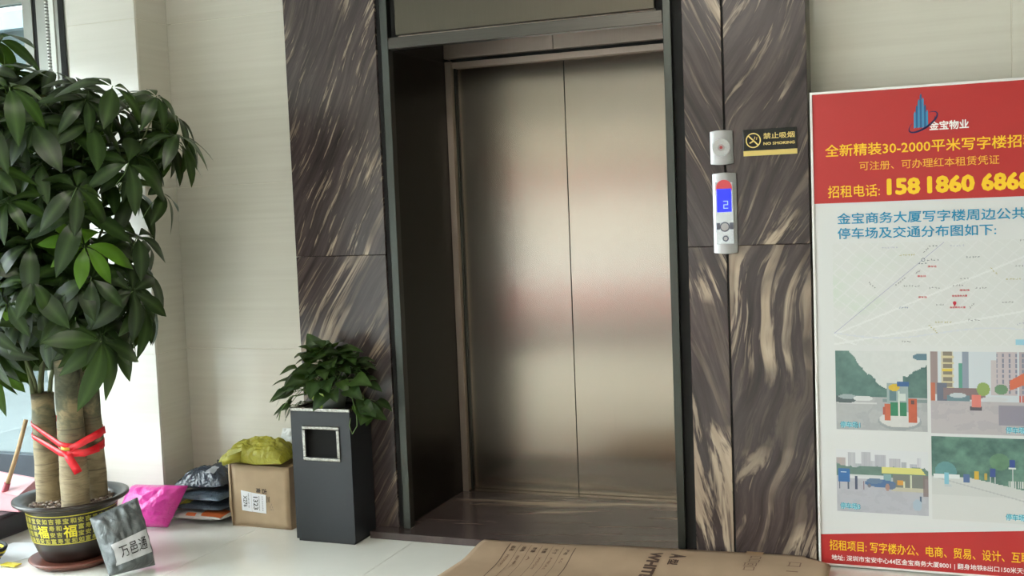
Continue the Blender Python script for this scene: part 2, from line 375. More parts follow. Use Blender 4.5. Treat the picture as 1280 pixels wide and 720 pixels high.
st_head = steel('head_steel', (196, 180, 168), .5, (1, 1, .02), .03, bstr=0)
ep('jamb', (-2.221, DY-.055, .03), (-2.190, DY+.03, 2.136), st_head)
ep('jamb_return', (-2.1895, DY-.02, .03), (-2.183, DY+.02, 2.118), st_frame, 0)
ep('jamb', (-1.049, DY-.055, .03), (-1.0, DY+.03, 2.136), st_jamb)
ep('head_jamb', (-2.1895, DY-.035, 2.106), (-1.05, DY+.03, 2.134), st_head)
ep('head_panel', (-2.221, DY-.06, 2.150), (-1.665, DY, 2.50), st_head)
ep('head_panel', (-1.662, DY-.06, 2.150), (-1.0, DY, 2.50), st_head)
ep('head_gap', (-2.2, DY-.03, 2.135), (-1.0, DY+.0, 2.149), blk, 0)
ep('reveal_panel', (-2.232, .004, .03), (-2.222, DY+.02, 2.126), st_dark)
ep('reveal_panel', (-2.232, .004, 2.130), (-2.222, DY+.02, 2.52), st_dark)
ep('reveal_panel', (-.9895, .034, .03), (-.980, DY+.02, 2.52), st_dark)
ep('soffit_panel', (-2.222, .055, 2.50), (-.99, DY, 2.515), st_head)
ep('reveal_seam', (-2.232, .006, 2.1262), (-2.2235, DY+.02, 2.1298), blk, 0)
ep('frame_post', (-2.2215, -.012, .03), (-2.187, .03, 3.05), st_frame, .002)
ep('frame_post', (-.9935, -.012, .03), (-.962, .03, 3.05), st_frame, .002)
ep('black_channel', (-2.2515, .012, .03), (-2.2325, .05, 3.05), blk, 0)
ep('black_channel', (-.9615, .012, .03), (-.9215, .05, 3.05), blk, 0)
ep('crossbar', (-2.1865, -.012, 2.117), (-.994, .03, 2.166), st_beam, .002)
ep('transom_panel', (-2.158, .004, 2.176), (-1.028, .03, 3.05), st_panel, .002)
ep('transom_backing', (-2.1865, .031, 2.166), (-.994, .05, 3.05), st_head, 0)
ep('black_gap', (-2.1865, .024, 2.168), (-2.1585, .0308, 3.05), blk, 0)
ep('black_gap', (-1.0275, .024, 2.168), (-.994, .0308, 3.05), blk, 0)
ep('door_sill', (-2.19, DY-.05, .0302), (-1.05, DY+.03, .035), st_jamb, 0)

# ================================================================ CALL PLATES AND SIGN
chrome = mat('polished_plate', (188, 192, 198), .14, 1, .05, 30)
satin = mat('satin_plate', (166, 166, 168), .3, .9, .03)
kp = thing('key_switch_plate', 'small curved stainless plate with a red-centred round button above the call panel', 'switch plate', (-.778, -.001, 1.621))
def curved_plate(w_, h_, d_, m, parent, name='plate', bow=.006):
    n = 12; vs = []; fs = []
    for j, zz in enumerate((-1, 1)):
        for i in range(n+1):
            u = -1+2*i/n; x = u*w_/2; y = -(d_+bow*(1-u*u)); zt = zz*(h_/2+.004*(1-u*u))
            vs += [(x, y, zt), (x, 0, zt)]
    m2 = 2*(n+1)
    for i in range(n):
        a = 2*i; fs += [(a, a+2, m2+a+2, m2+a), (a+1, m2+a+1, m2+a+3, a+3), (a, a+1, a+3, a+2), (m2+a, m2+a+2, m2+a+3, m2+a+1)]
    fs += [(0, m2, m2+1, 1), (2*n, 2*n+1, m2+2*n+1, m2+2*n)]
    return MB().add(vs, fs).build(name, m, parent, (0, 0, 0), .001, 1)
def ydisc(r, y0, y1, c=(0, 0), n=28, r2=None):
    r2 = r if r2 is None else r2; b = MB(); vs = []
    for (rr, y) in ((r, y0), (r2, y1)):
        for k in range(n): a = 2*PI*k/n; vs.append((c[0]+rr*math.cos(a), y, c[1]+rr*math.sin(a)))
    fs = [(k, (k+1) % n, n+(k+1) % n, n+k) for k in range(n)]+[tuple(range(n, 2*n)), tuple(reversed(range(n)))]
    return b.add(vs, fs)
curved_plate(.088, .125, .007, satin, kp)
ydisc(.034, -.012, -.0155).build('face_ring', chrome, kp)
ydisc(.0125, -.0155, -.018).build('button', mat('button_grey', (150, 140, 140), .4, .3), kp)
ydisc(.006, -.018, -.0188).build('button_light', mat('red_button', (150, 52, 56), .4), kp)
cpn = thing('call_panel', 'tall narrow stainless elevator call panel with blue floor display reading 2', 'call panel', (-.771, -.001, 1.368))
curved_plate(.092, .305, .008, satin, cpn, bow=.007)
MB().box((-.036, -.0175, -.118), (.034, -.0145, .12)).build('face_plate', chrome, cpn, bevel=.001)
ydisc(.031, -.0178, -.0192, (.0, .098)).build('red_emblem', mat('red_emblem', (205, 70, 78), .35), cpn)
def emit(name, col, st):
    t = NT(name); t.b.inputs['Base Color'].default_value = (0, 0, 0, 1); t.b.inputs['Emission Color'].default_value = (*s2l(col), 1); t.b.inputs['Emission Strength'].default_value = st; return t.m
scr = MB().box((-.028, -.0215, .005), (.027, -.0175, .094)).build('display', emit('blue_display', (28, 40, 235), .75), cpn)
scr2 = emit('display_digit', (140, 165, 255), .75)
b = MB(); X0, X1, Z0, Zm, Z1, tk, yy = -.003, .015, .018, .033, .048, .003, -.0222
for a, c in (((X0, Z1-tk), (X1, Z1)), ((X1-tk, Zm), (X1, Z1)), ((X0, Zm-tk/2), (X1, Zm+tk/2)), ((X0, Z0), (X0+tk, Zm)), ((X0, Z0), (X1, Z0+tk))):
    b.box((a[0], yy, a[1]), (c[0], -.0216, c[1]))
b.build('digit', scr2, scr)
dk = mat('call_button_dark', (92, 96, 108), .3, .6)
ydisc(.019, -.0178, -.0205, (0, -.052)).build('call_button', dk, cpn)
ydisc(.0145, -.0206, -.0225, (0, -.052)).build('button_cap', satin, cpn)
for s in (-1, 1): MB().box((s*.026-.007, -.0195, -.062), (s*.026+.007, -.0178, -.036)).build('arrow_mark', dk, cpn)
ydisc(.0115, -.0178, -.020, (.002, -.097)).build('key_lock', dk, cpn); ydisc(.007, -.0201, -.0215, (.002, -.097)).build('lock_core', satin, cpn)

sg = thing('no_smoking_sign', 'black and gold no smoking sign on marble right of the call plates', 'sign', (-.595, -.001, 1.633))
gold = mat('gold_print', (214, 190, 116), .45, .2)
MB().box((-.100, -.006, -.030), (.100, 0, .050)).build('plate', mat('sign_black', (26, 27, 28), .15), sg, bevel=.0008)
MB().box((-.100, -.0065, -.050), (.100, 0, -.031)).build('gold_strip', mat('gold_strip', (206, 184, 110), .4, .4), sg)
b = MB(); n = 32; cx, cz = -.062, .008
for k in range(n):
    a0, a1 = 2*PI*k/n, 2*PI*(k+1)/n
    b.add([(cx+r*math.cos(a), -.0067, cz+r*math.sin(a)) for a, r in ((a0, .0245), (a1, .0245), (a1, .0285), (a0, .0285))], [(0, 1, 2, 3)])
def bar2(b, p, q, w_, y):
    d = Vector((q[0]-p[0], q[1]-p[1])).normalized()*w_/2; nx, nz = -d.y, d.x
    b.add([(p[0]+nx, y, p[1]+nz), (p[0]-nx, y, p[1]-nz), (q[0]-nx, y, q[1]-nz), (q[0]+nx, y, q[1]+nz)], [(0, 1, 2, 3)])
bar2(b, (cx-.018, cz+.018), (cx+.018, cz-.018), .005, -.0068)
bar2(b, (cx-.014, cz-.010), (cx+.004, cz-.001), .005, -.0068); bar2(b, (cx+.004, cz+.004), (cx+.007, cz+.014), .0025, -.0068); bar2(b, (cx+.012, cz+.002), (cx+.014, cz+.012), .0025, -.0068); ydisc(.0045, -.0066, -.0069, (cx-.002, cz-.015), 10)
b.build('pictogram', gold, sg)
b = MB(); text_rect(b, '禁止吸烟', (-.024, .092, .011, .034), lambda u, v: (u, -.0068, v), .012); b.build('lettering', gold, sg)
b = MB(); text_rect(b, 'NO SMOKING', (-.024, .092, -.012, -.001), lambda u, v: (u, -.0068, v), .03); b.build('lettering', gold, sg)

# ================================================================ POSTER STAND
ps = thing('poster_stand', 'tall red and white office rental poster on a thin white frame stand', 'poster', (-.045, .0, 0))
OX = -.045
W0, W1 = -.446, .354
vinyl = mat('white_vinyl', (208, 209, 209), .38); redv = mat('red_vinyl', (182, 48, 48), .38); 
def pb(name, a, b, m, bevel=0): return MB().box((a[0]-OX, a[1], a[2]), (b[0]-OX, b[1], b[2])).build(name, m, ps, (0, 0, 0), bevel, 1)
pb('panel', (W0+.006, .002, .012), (W1-.006, .008, 1.800), vinyl)
fmw = mat('white_frame', (232, 230, 228), .35)
for a, b in (((W0, -.004, .008), (W0+.0085, .012, 1.806)), ((W1-.0085, -.004, .008), (W1, .012, 1.806)), ((W0+.0085, -.004, 1.797), (W1-.0085, .012, 1.806)), ((W0+.0085, -.004, .006), (W1-.0085, .012, .013))):
    pb('frame_rail', a, b, fmw, .001)
fo = mat('foot_grey', (150, 152, 156), .35, .5)
for x in (W0+.02, W1-.02):
    MB().tube([(x-OX, -.10, .006), (x-OX, -.02, .008), (x-OX, .07, .006)], .005).build('foot', fo, ps)
    MB().box((x-OX-.012, -.012, .0), (x-OX+.012, .02, .012)).build('foot_clip', mat('foot_clip', (60, 60, 62), .5), ps, bevel=.002)
def poly(name, pts, m, y, parent=ps):
    return MB().add([(p[0]-OX, y, p[1]) for p in pts], [tuple(range(len(pts)))]).build(name, m, parent)
Y1, Y2, Y3 = .0012, .0004, -.0004
poly('red_header', [(W0+.0085, 1.391), (W1-.0085, 1.391), (W1-.0085, 1.797), (W0+.0085, 1.797)], redv, Y1)
poly('red_footer', [(W0+.0085, .013), (W1-.0085, .013), (W1-.0085, .192), (W0+.0085, .125)], redv, Y1)
yel = mat('yellow_print', (246, 200, 38), .4); cyan = mat('cyan_print', (28, 138, 180), .4); whp = mat('white_print', (244, 240, 238), .4)
orp = mat('amber_print', (240, 178, 60), .4)
def line(s, x0, x1, z0, z1, m, bold=.0, y=Y2):
    b = MB(); text_rect(b, s, (x0-OX, x1-OX, z0, z1), lambda u, v: (u, y, v), bold); return b.build('lettering', m, ps)
line('全新精装30-2000平米写字楼招租', -.394, .3265, 1.563, 1.609, yel, .012)
line('可注册、可办理红本租赁凭证', -.273, .202, 1.508, 1.541, orp, .004)
line('招租电话:', -.387, -.202, 1.411, 1.456, yel, .006)
line('158', -.178, -.062, 1.4125, 1.4745, yel, .05); line('1860', -.039, .121, 1.4135, 1.4765, yel, .05); line('6868', .142, .307, 1.414, 1.478, yel, .05)
line('金宝商务大厦写字楼周边公共', -.355, .287, 1.311, 1.353, cyan, .012)
line('停车场及交通分布图如下:', -.355, .190, 1.256, 1.298, cyan, .012)
line('招租项目: 写字楼办公、电商、贸易、设计、互联网', -.406, .325, .066, .107, yel, .008)
line('地址: 深圳市宝安中心44区金宝商务大厦8001 | 翻身地铁B出口150米天虹商场', -.399, .335, .024, .049, whp, .01)
line('金宝物业', -.030, .103, 1.640, 1.673, whp, .025)
# emblem: tower of blue bars and a dark swoosh
b = MB()
lb, db = mat('tower_blue', (64, 140, 182), .4), mat('tower_dark_blue', (36, 96, 142), .4)
for k, (x, t_) in enumerate(zip(np.linspace(-.078, -.036, 7), (1.712, 1.735, 1.756, 1.776, 1.760, 1.736, 1.716))):
    b.add([(x-OX-.0036, Y2, 1.650), (x-OX+.0030, Y2, 1.654), (x-OX+.0030, Y2, t_-.006), (x-OX, Y2, t_), (x-OX-.0036, Y2, t_-.010)], [(0, 1, 2, 3, 4)], k % 2)
b.build('emblem_tower', [lb, db], ps)
b = MB(); n = 40
def sw(t_, k): # tilted ellipse arcs
    a = t_; rx, rz = (.056, .022) if k == 0 else (.047, .017); x, zz = rx*math.cos(a), rz*math.sin(a); th = math.radians(33)
    return (-.050-OX+x*math.cos(th)-zz*math.sin(th), 1.672-(.006 if k else 0)+x*math.sin(th)+zz*math.cos(th))
for i in range(n):
    a0, a1 = math.radians(125+i*285/n), math.radians(125+(i+1)*285/n); wd = .25
    if True:
        for k in (0,):
            p, q = sw(a0, k), sw(a1, k); th_ = .0007+.0028*math.sin(PI*i/n); bar2(b, p, q, th_*2, Y3)
for i in range(n//2):
    a0, a1 = math.radians(230+i*130/n*2), math.radians(230+(i+1)*130/n*2); bar2(b, sw(a0, 1), sw(a1, 1), .002, Y3)
b.build('emblem_swoosh', mat('swoosh_navy', (48, 40, 92), .4), ps)
# printed map and photographs
tp = NT('printed_photo'); at_ = tp.n('ShaderNodeVertexColor'); at_.layer_name = 'print'; tp.l(at_.outputs[0], tp.b.inputs['Base Color']); tp.b.inputs['Roughness'].default_value = .38
def img_map(U, V):
    im = np.ones(U.shape+(3,))*np.array((206, 207, 206))/255
    g = vnoise(U, V, 4, 3, 3); left = np.clip((.55-U-.3*(V-.5))*3, 0, 1)
    im = put(im, np.clip((g-.5)*4, 0, 1)*left, (198, 207, 197), .8)
    for th, sp_ in ((.72, .085), (2.3, .10)):
        d = U*1.7*math.sin(th)+V*math.cos(th); wv = np.abs(((d+.03*g)/sp_) % 1-.5); im = put(im, (wv < .055), (212, 213, 213), .7)
    for (a, c, s_) in ((.2, .5, .8), (1.1, -.35, -.9), (.0, .18, .35)):
        im = put(im, np.abs(V-(a*0+c+s_*(U-.5))) < .009, (216, 217, 217), 1.)
    im = put(im, np.abs(V-(.12-.05*np.sin(U*6))) < .006, (200, 203, 212), .8)
    return im
painted('printed_map', -.375-OX, .335-OX, .858, 1.240, 190, 110, img_map, tp.m, ps, Y1)
gp = mat('grey_print', (120, 122, 124), .4); rp = mat('red_print', (208, 52, 72), .4); dg = mat('dark_teal_print', (70, 88, 98), .4); ol = mat('olive_print', (170, 160, 96), .4); lav = mat('lavender_print', (170, 170, 190), .4)
b = MB(); bar2(b, (-.373-OX, .902), (.016-OX, 1.236), .0022, Y2); b.build('map_metro_line', lav, ps)
def maptext(s, x, zz, L, m, h=.0075, rot=0, y=Y2):
    b = MB(); c_, s_ = math.cos(rot), math.sin(rot)
    text_rect(b, s, (-L/2, L/2, -h/2, h/2), lambda u, v: (x-OX+u*c_-v*s_, y, zz+u*s_+v*c_), .015); b.build('lettering', m, ps)
maptext('停车场', -.026, 1.148, .030, rp); maptext('停车场', -.062, 1.113, .030, rp); maptext('停车场', -.060, 1.036, .030, rp); maptext('停车场', .083, 1.060, .034, rp)
maptext('金宝商务大厦', .066, 1.040, .052, rp); maptext('金宝商务大厦', .059, .998, .054, rp)
b = MB(); 
for k in range(16):
    a0 = 2*PI*k/16; a1 = 2*PI*(k+1)/16; b.add([(.049-OX, Y3, 1.014), (.049-OX+.006*math.cos(a0), Y3, 1.014+.0065*math.sin(a0)), (.049-OX+.006*math.cos(a1), Y3, 1.014+.0065*math.sin(a1))], [(0, 1, 2)])
b.add([(.0445-OX, Y3, 1.010), (.0535-OX, Y3, 1.010), (.049-OX, Y3, 1.001)], [(0, 1, 2)]); b.build('map_pin', rp, ps)
dashes = [(-.02, 1.223, .034, 0, dg), (-.11, 1.192, .056, 0, ol), (-.022, 1.172, .044, 0, dg), (-.058, 1.160, .034, 0, dg), (-.046, 1.208, .026, .75, gp), (-.075, 1.128, .02, .6, gp), (-.136, 1.094, .050, .72, gp), (-.236, 1.083, .036, -.8, gp),
  (-.098, 1.077, .060, 0, gp), (-.018, 1.070, .044, 0, gp), (.083, 1.102, .03, 0, gp), (.062, 1.078, .04, 0, gp), (.138, 1.068, .038, 0, gp), (.112, 1.180, .048, 0, dg), (.180, 1.128, .035, -.8, ol), (.245, 1.098, .05, 0, ol), (.225, 1.016, .042, 0, gp), (.0, .998+.01, .03, 0, gp),
  (.107, 1.004, .026, .9, gp), (.01, .944, .06, 0, ol), (.112, .952, .042, 0, gp), (-.024, .918, .045, -.8, ol), (-.125, .998, .036, 0, mat('blue_grey_print', (96, 116, 150), .4)), (-.118, .872, .036, 0, gp), (.265, 1.145, .03, 0, gp), (-.17, 1.22, .06, 0, lav), (.06, 1.222, .05, 0, lav), (.28, 1.235, .03, 0, gp), (.27, .94, .04, .3, lav)]
b = MB()
mats_ = []
for (x, zz, L, rot, m) in dashes:
    if m not in mats_: mats_.append(m)
    nseg = max(3, int(L/.009)); c_, s_ = math.cos(rot), math.sin(rot)
    for k in range(nseg):  # illegible small characters
        u = -L/2+L*(k+.5)/nseg
        for q in range(3):
            du = R_.uniform(-.0026, .0026); dv = R_.uniform(-.002, .002); hz = R_.random() < .5; l2 = .0028
            p0 = (u+du-(l2 if hz else 0), dv-(0 if hz else .0026)); p1 = (u+du+(l2 if hz else 0), dv+(0 if hz else .0026))
            f = lambda p: (x-OX+p[0]*c_-p[1]*s_, zz+p[0]*s_+p[1]*c_)
            i0 = len(b.f); bar2(b, f(p0), f(p1), .0011, Y2); b.mi[i0] = mats_.index(m)
o = b.build('map_labels', mats_, ps)
b = MB(); ring = [(-.056+.006*math.cos(2*PI*k/14)-OX, 1.173+.006*math.sin(2*PI*k/14)) for k in range(15)]
for p, q in zip(ring[:-1], ring[1:]): bar2(b, p, q, .0018, Y3)
b.build('station_ring', dg, ps)
poly('map_inset', [(.250, .862), (.335, .862), (.335, .882), (.250, .882)], mat('pale_blue_print', (150, 196, 214), .4), Y2)
def ph1(U, V):
    im = np.ones(U.shape+(3,))*np.array((214, 217, 216))/255
    g = vnoise(U, V, 9, 11, 4)
    hl = np.where(U < .3, .98-.9*np.clip(U-.13, 0, 1)**1.0*2.2, .62)+.10*(g-.5)
    tree = (V < np.where(U < .36, 1.06-1.35*np.clip(U-.08, 0, 1), .60+.12*np.sin(U*9-1.2))+.14*(g-.5)) & (V > .38)
    tr2 = ((V-.8+.22*np.abs(U-1)*3) < .16*(g-.2)+.0) & (U > .74) & (V > .4)
    tcol = np.stack([.20+.18*g, .33+.20*g, .33+.16*g], -1)
    m = (tree | tr2)[..., None]; im = im*(1-m)+tcol*m
    im = put(im, ell(U, V, .95, .93, .10, .045), (70, 110, 130), .9)
    gr = V < .42; im = put(im, gr, (176, 178, 180)); im = put(im, gr & (vnoise(U, V, 5, 4) > .55), (160, 162, 168), .5)
    im = put(im, rect(U, V, .02, .45, .33, .345), (225, 226, 226), .7)
    im = put(im, ell(U, V, .10, .39, .13, .055), (70, 84, 88)); im = put(im, ell(U, V, .13, .42, .10, .03), (150, 164, 168)); im = put(im, ell(U, V, .30, .40, .11, .035), (216, 218, 218))
    im = put(im, rect(U, V, .52, 1, .36, .40), (120, 138, 140))
    im = put(im, rect(U, V, .565, .80, .18, .60), (150, 168, 170)); im = put(im, rect(U, V, .60, .78, .20, .36), (30, 128, 84)); im = put(im, rect(U, V, .595, .67, .38, .52), (86, 120, 128)); im = put(im, rect(U, V, .70, .77, .38, .47), (210, 220, 214)); im = put(im, rect(U, V, .685, .70, .20, .50), (205, 220, 208))
    im = put(im, ell(U, V, .645, .545, .06, .045), (226, 186, 50)); im = put(im, rect(U, V, .68, .81, .56, .62), (44, 88, 150))
    isl = ell(U, V, .70, .12, .235, .11); im = put(im, isl, (150, 156, 160)); im = put(im, ell(U, V, .70, .145, .22, .10), (214, 214, 212))
    im = put(im, rect(U, V, .60, .78, .19, .36), (34, 120, 82)); im = put(im, rect(U, V, .685, .70, .19, .42), (214, 224, 214))
    im = put(im, rect(U, V, .80, .885, .11, .41), (196, 84, 56)); im = put(im, rect(U, V, .82, .86, .34, .39), (90, 60, 60)); im = put(im, rect(U, V, .54, .605, .13, .34), (204, 92, 62)); im = put(im, rect(U, V, .515, .545, .2, .30), (180, 80, 62))
    return im+(.03*(vnoise(U, V, 30, 2, 2)-.5))[..., None]
def ph2(U, V):
    im = np.ones(U.shape+(3,))*np.array((206, 214, 222))/255
    g = vnoise(U, V, 9, 21, 4)
    for a, b_, t_, c in ((0, .07, 1, (150, 130, 130)), (.10, .21, 1, (206, 198, 176)), (.12, .20, 1, (128, 118, 104)), (.26, .29, .86, (74, 150, 130)), (.29, .35, 1, (132, 144, 164)), (.55, .66, .9, (196, 184, 188)), (.60, .78, 1, (192, 178, 184)), (.80, 1, 1, (176, 160, 166))):
        im = put(im, rect(U, V, a, b_, .48, t_), c)
    im = put(im, rect(U, V, .10, .22, .5, 1) & ((V*13) % 1 < .35), (214, 200, 156)); im = put(im, rect(U, V, .11, .20, .76, .79), (228, 196, 60))
    im = put(im, rect(U, V, .60, 1, .5, 1) & ((U*17) % 1 < .35) & ((V*16) % 1 < .7), (120, 124, 146))
    im = put(im, rect(U, V, 0, .045, .4, .62), (190, 96, 70)); im = put(im, rect(U, V, .06, .15, .38, .62), (92, 98, 118)); im = put(im, rect(U, V, .12, .5, .42, .56), (126, 104, 108))
    im = put(im, ell(U, V, .48, .55, .06, .08), (134, 160, 82)); im = put(im, ell(U, V, .64, .55, .06, .06), (96, 136, 100))
    im = put(im, V < .40, (184, 176, 180)); im = put(im, (V < .40) & (g > .55), (172, 164, 172), .6)
    im = put(im, rect(U, V, .15, .36, .40, .47), (96, 128, 140)); im = put(im, ell(U, V, .25, .47, .08, .03), (190, 200, 206)); im = put(im, ell(U, V, .58, .43, .12, .03), (206, 208, 212))
    im = put(im, rect(U, V, .36, .47, .29, .34), (70, 66, 76)); im = put(im, rect(U, V, .375, .46, .33, .48), (224, 116, 104))
    im = put(im, ((V-.36)/.16 + (1-U)/.45 < 1.) & (V < .36) & (V > .12) & (U > .62), (140, 134, 150)); im = put(im, ell(U, V, .92, .25, .22, .10), (138, 132, 150), .85)
    im = put(im, (U > .72) & (V > .54+(U-.72)*.55) & (V < .66+(U-.72)*.75), (214, 98, 66)); im = put(im, (U > .8) & rect(U, V, .8, 1, .40, .48) & ((U*40) % 1 < .6), (196, 84, 80)); im = put(im, rect(U, V, .86, 1, .50, .56), (236, 190, 40))
    return im
def ph3(U, V):
    im = np.ones(U.shape+(3,))*np.array((220, 222, 226))/255
    g = vnoise(U, V, 12, 31, 4); sky = .98
    for a, b_, t_, c in ((0, .10, .86, (176, 160, 158)), (.13, .21, .95, (186, 188, 196)), (.21, .28, .78, (176, 182, 190)), (.28, .38, .96, (182, 182, 192)), (.38, .43, .82, (196, 198, 206)), (.43, .55, .93, (180, 180, 192)), (.58, .70, .88, (184, 182, 192)), (.71, .77, .82, (168, 172, 182)), (.78, .84, .74, (160, 170, 182)), (.81, .88, .80, (180, 184, 198)), (.88, .93, .90, (206, 206, 216))):
        im = put(im, rect(U, V, a, b_, .66, t_), c); im = put(im, rect(U, V, a, b_, .66, t_) & ((U*46) % 1 < .3), (158, 160, 172), .5)
    tr = (V < .735+.03*(g-.5)*4) & (V > .56); tcol = np.stack([.30+.1*g, .42+.1*g, .38+.1*g], -1); im = im*(1-tr[..., None])+tcol*tr[..., None]
    im = put(im, V < .58, (182, 182, 192)); im = put(im, (V < .58) & (g > .5), (172, 172, 182), .5); im = put(im, rect(U, V, .14, .52, .54, .60), (222, 224, 226), .9)
    im = put(im, rect(U, V, .62, .96, .42, .63), (112, 116, 110)); im = put(im, rect(U, V, .52, .60, .48, .62), (120, 160, 166)); im = put(im, rect(U, V, .67, .73, .46, .54), (216, 148, 56)); im = put(im, rect(U, V, .73, .75, .42, .52), (226, 222, 180)); im = put(im, rect(U, V, .81, .825, .40, .62), (216, 220, 190))
    im = put(im, rect(U, V, .60, 1, .36, .42), (200, 190, 150), .7)
    im = put(im, (V < .74) & (V > .635) & (U > .50) & (U < .92-(.74-V)*-.5), (224, 218, 120))
    im = put(im, (U > .94) & (V < .63) & (V > .3), (120, 100, 100), .8)
    im = put(im, ell(U, V, .48, .475, .17, .06), (62, 100, 150)); im = put(im, ell(U, V, .42, .51, .09, .045), (90, 118, 150)); im = put(im, ell(U, V, .60, .44, .05, .05), (84, 106, 140)); im = put(im, ell(U, V, .36, .43, .02, .03), (110, 110, 120)); im = put(im, ell(U, V, .56, .42, .022, .06), (170, 128, 116))
    im = put(im, rect(U, V, .02, .145, .47, .69), (38, 96, 164)); im = put(im, rect(U, V, .05, .11, .62, .632), (190, 210, 230)); im = put(im, rect(U, V, .025, .037, .36, .47) | rect(U, V, .125, .137, .36, .47), (70, 80, 100))
    im = put(im, rect(U, V, .20, .23, .36, .58), (56, 66, 92)); im = put(im, rect(U, V, .295, .31, .36, .5), (120, 84, 96)); im = put(im, rect(U, V, .905, .925, .14, .30), (60, 80, 110)); im = put(im, ell(U, V, .88, .16, .05, .09), (164, 184, 202))
    return im
def ph4(U, V):
    g = vnoise(U, V, 10, 41, 5); im = np.stack([.20+.32*(g-.2), .34+.38*(g-.2), .32+.28*(g-.2)], -1)
    im = put(im, ell(U, V, .13, .58, .10, .12), (90, 150, 160), .7); im = put(im, ell(U, V, .62, .72, .09, .1), (104, 150, 96), .5)
    rd = V < .52-.25*np.clip(U-.35, 0, 1); im = put(im, rd, (205, 206, 204)); im = put(im, (V < .30), (214, 214, 212)); im = put(im, np.abs(V-(.40-.3*(U-.4))) < .008, (176, 178, 180), .8)
    im = put(im, rect(U, V, .02, .26, .50, .545), (226, 230, 230)); im = put(im, rect(U, V, .12, .16, .42, .57), (120, 190, 214)); im = put(im, rect(U, V, .115, .18, .40, .425), (190, 196, 200))
    im = put(im, rect(U, V, .29, .35, .46, .56), (70, 96, 150)); im = put(im, rect(U, V, .39, .43, .50, .60), (216, 170, 50)); im = put(im, rect(U, V, .48, .51, .50, .58), (196, 160, 60)); im = put(im, rect(U, V, .53, .585, .54, .64), (44, 66, 140)); im = put(im, rect(U, V, .535, .54, .42, .54) | rect(U, V, .578, .583, .42, .54), (200, 204, 206))
    im = put(im, rect(U, V, .71, .76, .66, .75), (36, 60, 140)); im = put(im, rect(U, V, .70, .77, .64, .655), (220, 224, 224)); im = put(im, rect(U, V, .73, .74, .4, .64), (200, 204, 206)); im = put(im, rect(U, V, .70, .86, .42, .50) & ((U*70) % 1 < .5), (206, 210, 206))
    return im
painted('printed_photo', -.372-OX, -.048-OX, .536, .836, 108, 100, lambda U, V: ph1(U, V)*.80+.12, tp.m, ps, Y1)
painted('printed_photo', -.036-OX, .335-OX, .533, .836, 120, 100, lambda U, V: ph2(U, V)*.80+.12, tp.m, ps, Y1)
painted('printed_photo', -.375-OX, -.048-OX, .220, .461, 108, 80, lambda U, V: ph3(U, V)*.80+.12, tp.m, ps, Y1)
painted('printed_photo', -.036-OX, .335-OX, .210, .522, 120, 100, lambda U, V: ph4(U, V)*.80+.12, tp.m, ps, Y1)
caph = mat('caption_halo', (160, 222, 232), .4); capb = mat('caption_blue', (60, 140, 165), .4)
for x, zz, s in ((-.322, .555, '停车场1'), (.252, .553, '停车场2'), (-.327, .242, '停车场3'), (.250, .234, '停车场4')):
    for m, bo, y in ((caph, .07, Y2), (capb, .0, Y3)):
        b = MB(); text_rect(b, s, (x-.037-OX, x+.037-OX, zz-.0125, zz+.0125), lambda u, v: (u, y, v), bo); b.build('lettering', m, ps)

# ================================================================ LITTER BIN WITH POTHOS
bn = thing('litter_bin', 'tall square black metal litter bin with chrome-framed opening', 'bin', (-2.505, -.2, 0))
bk = mat('bin_black', (36, 39, 44), .38, .2, .04, 60); crm = mat('bin_chrome', (150, 148, 144), .2, 1, .35, 90)
BW, BD, BH = .146, .185, .578
b = MB()
xo0, xo1, zo0, zo1 = -.073, .079, .378, .50
# front face with a real opening
b.box((-BW, 0, .012), (BW, .004, zo0)).box((-BW, 0, zo1), (BW, .004, BH)).box((-BW, 0, zo0), (xo0, .004, zo1)).box((xo1, 0, zo0), (BW, .004, zo1))
b.box((-BW, .004, .012), (-BW+.004, BD, BH)).box((BW-.004, .004, .012), (BW, BD, BH)).box((-BW+.004, BD-.004, .012), (BW-.004, BD, BH)).box((-BW+.004, .004, .012), (BW-.004, BD-.004, .016))
b.build('body', bk, bn)
MB().box((-BW+.008, .006, 0), (BW-.008, BD-.006, .013)).build('base', mat('bin_base', (30, 31, 33), .6), bn)
MB().box((-BW+.006, .02, .03), (BW-.006, BD-.02, .55)).build('inner_liner', mat('bin_hole_dark', (3, 3, 3), .9), bn)  # near-black block, puts the shade inside the opening into colour
def ring(x0, x1, z0, z1, w_, y0, y1):
    b = MB(); 
    b.box((x0-w_, y0, z0-w_), (x1+w_, y1, z0)).box((x0-w_, y0, z1), (x1+w_, y1, z1+w_)).box((x0-w_, y0, z0), (x0, y1, z1)).box((x1, y0, z0), (x1+w_, y1, z1)); return b
ring(xo0, xo1, zo0, zo1, .016, -.008, -.0002).build('opening_frame', crm, bn, bevel=.004)
b = MB().box((-BW-.002, -.002, BH), (BW+.002, .016, BH+.015)).box((-BW-.002, BD-.014, BH), (BW+.002, BD, BH+.015)).box((-BW-.002, .016, BH), (-BW+.016, BD-.014, BH+.015)).box((BW-.016, .016, BH), (BW+.002, BD-.014, BH+.015))
b.build('chrome_rim', crm, bn, bevel=.002)
MB().box((-BW+.016, .016, BH-.006), (BW-.016, BD-.014, BH+.004)).build('ash_tray', mat('ash_tray', (52, 54, 56), .4, .6), bn)
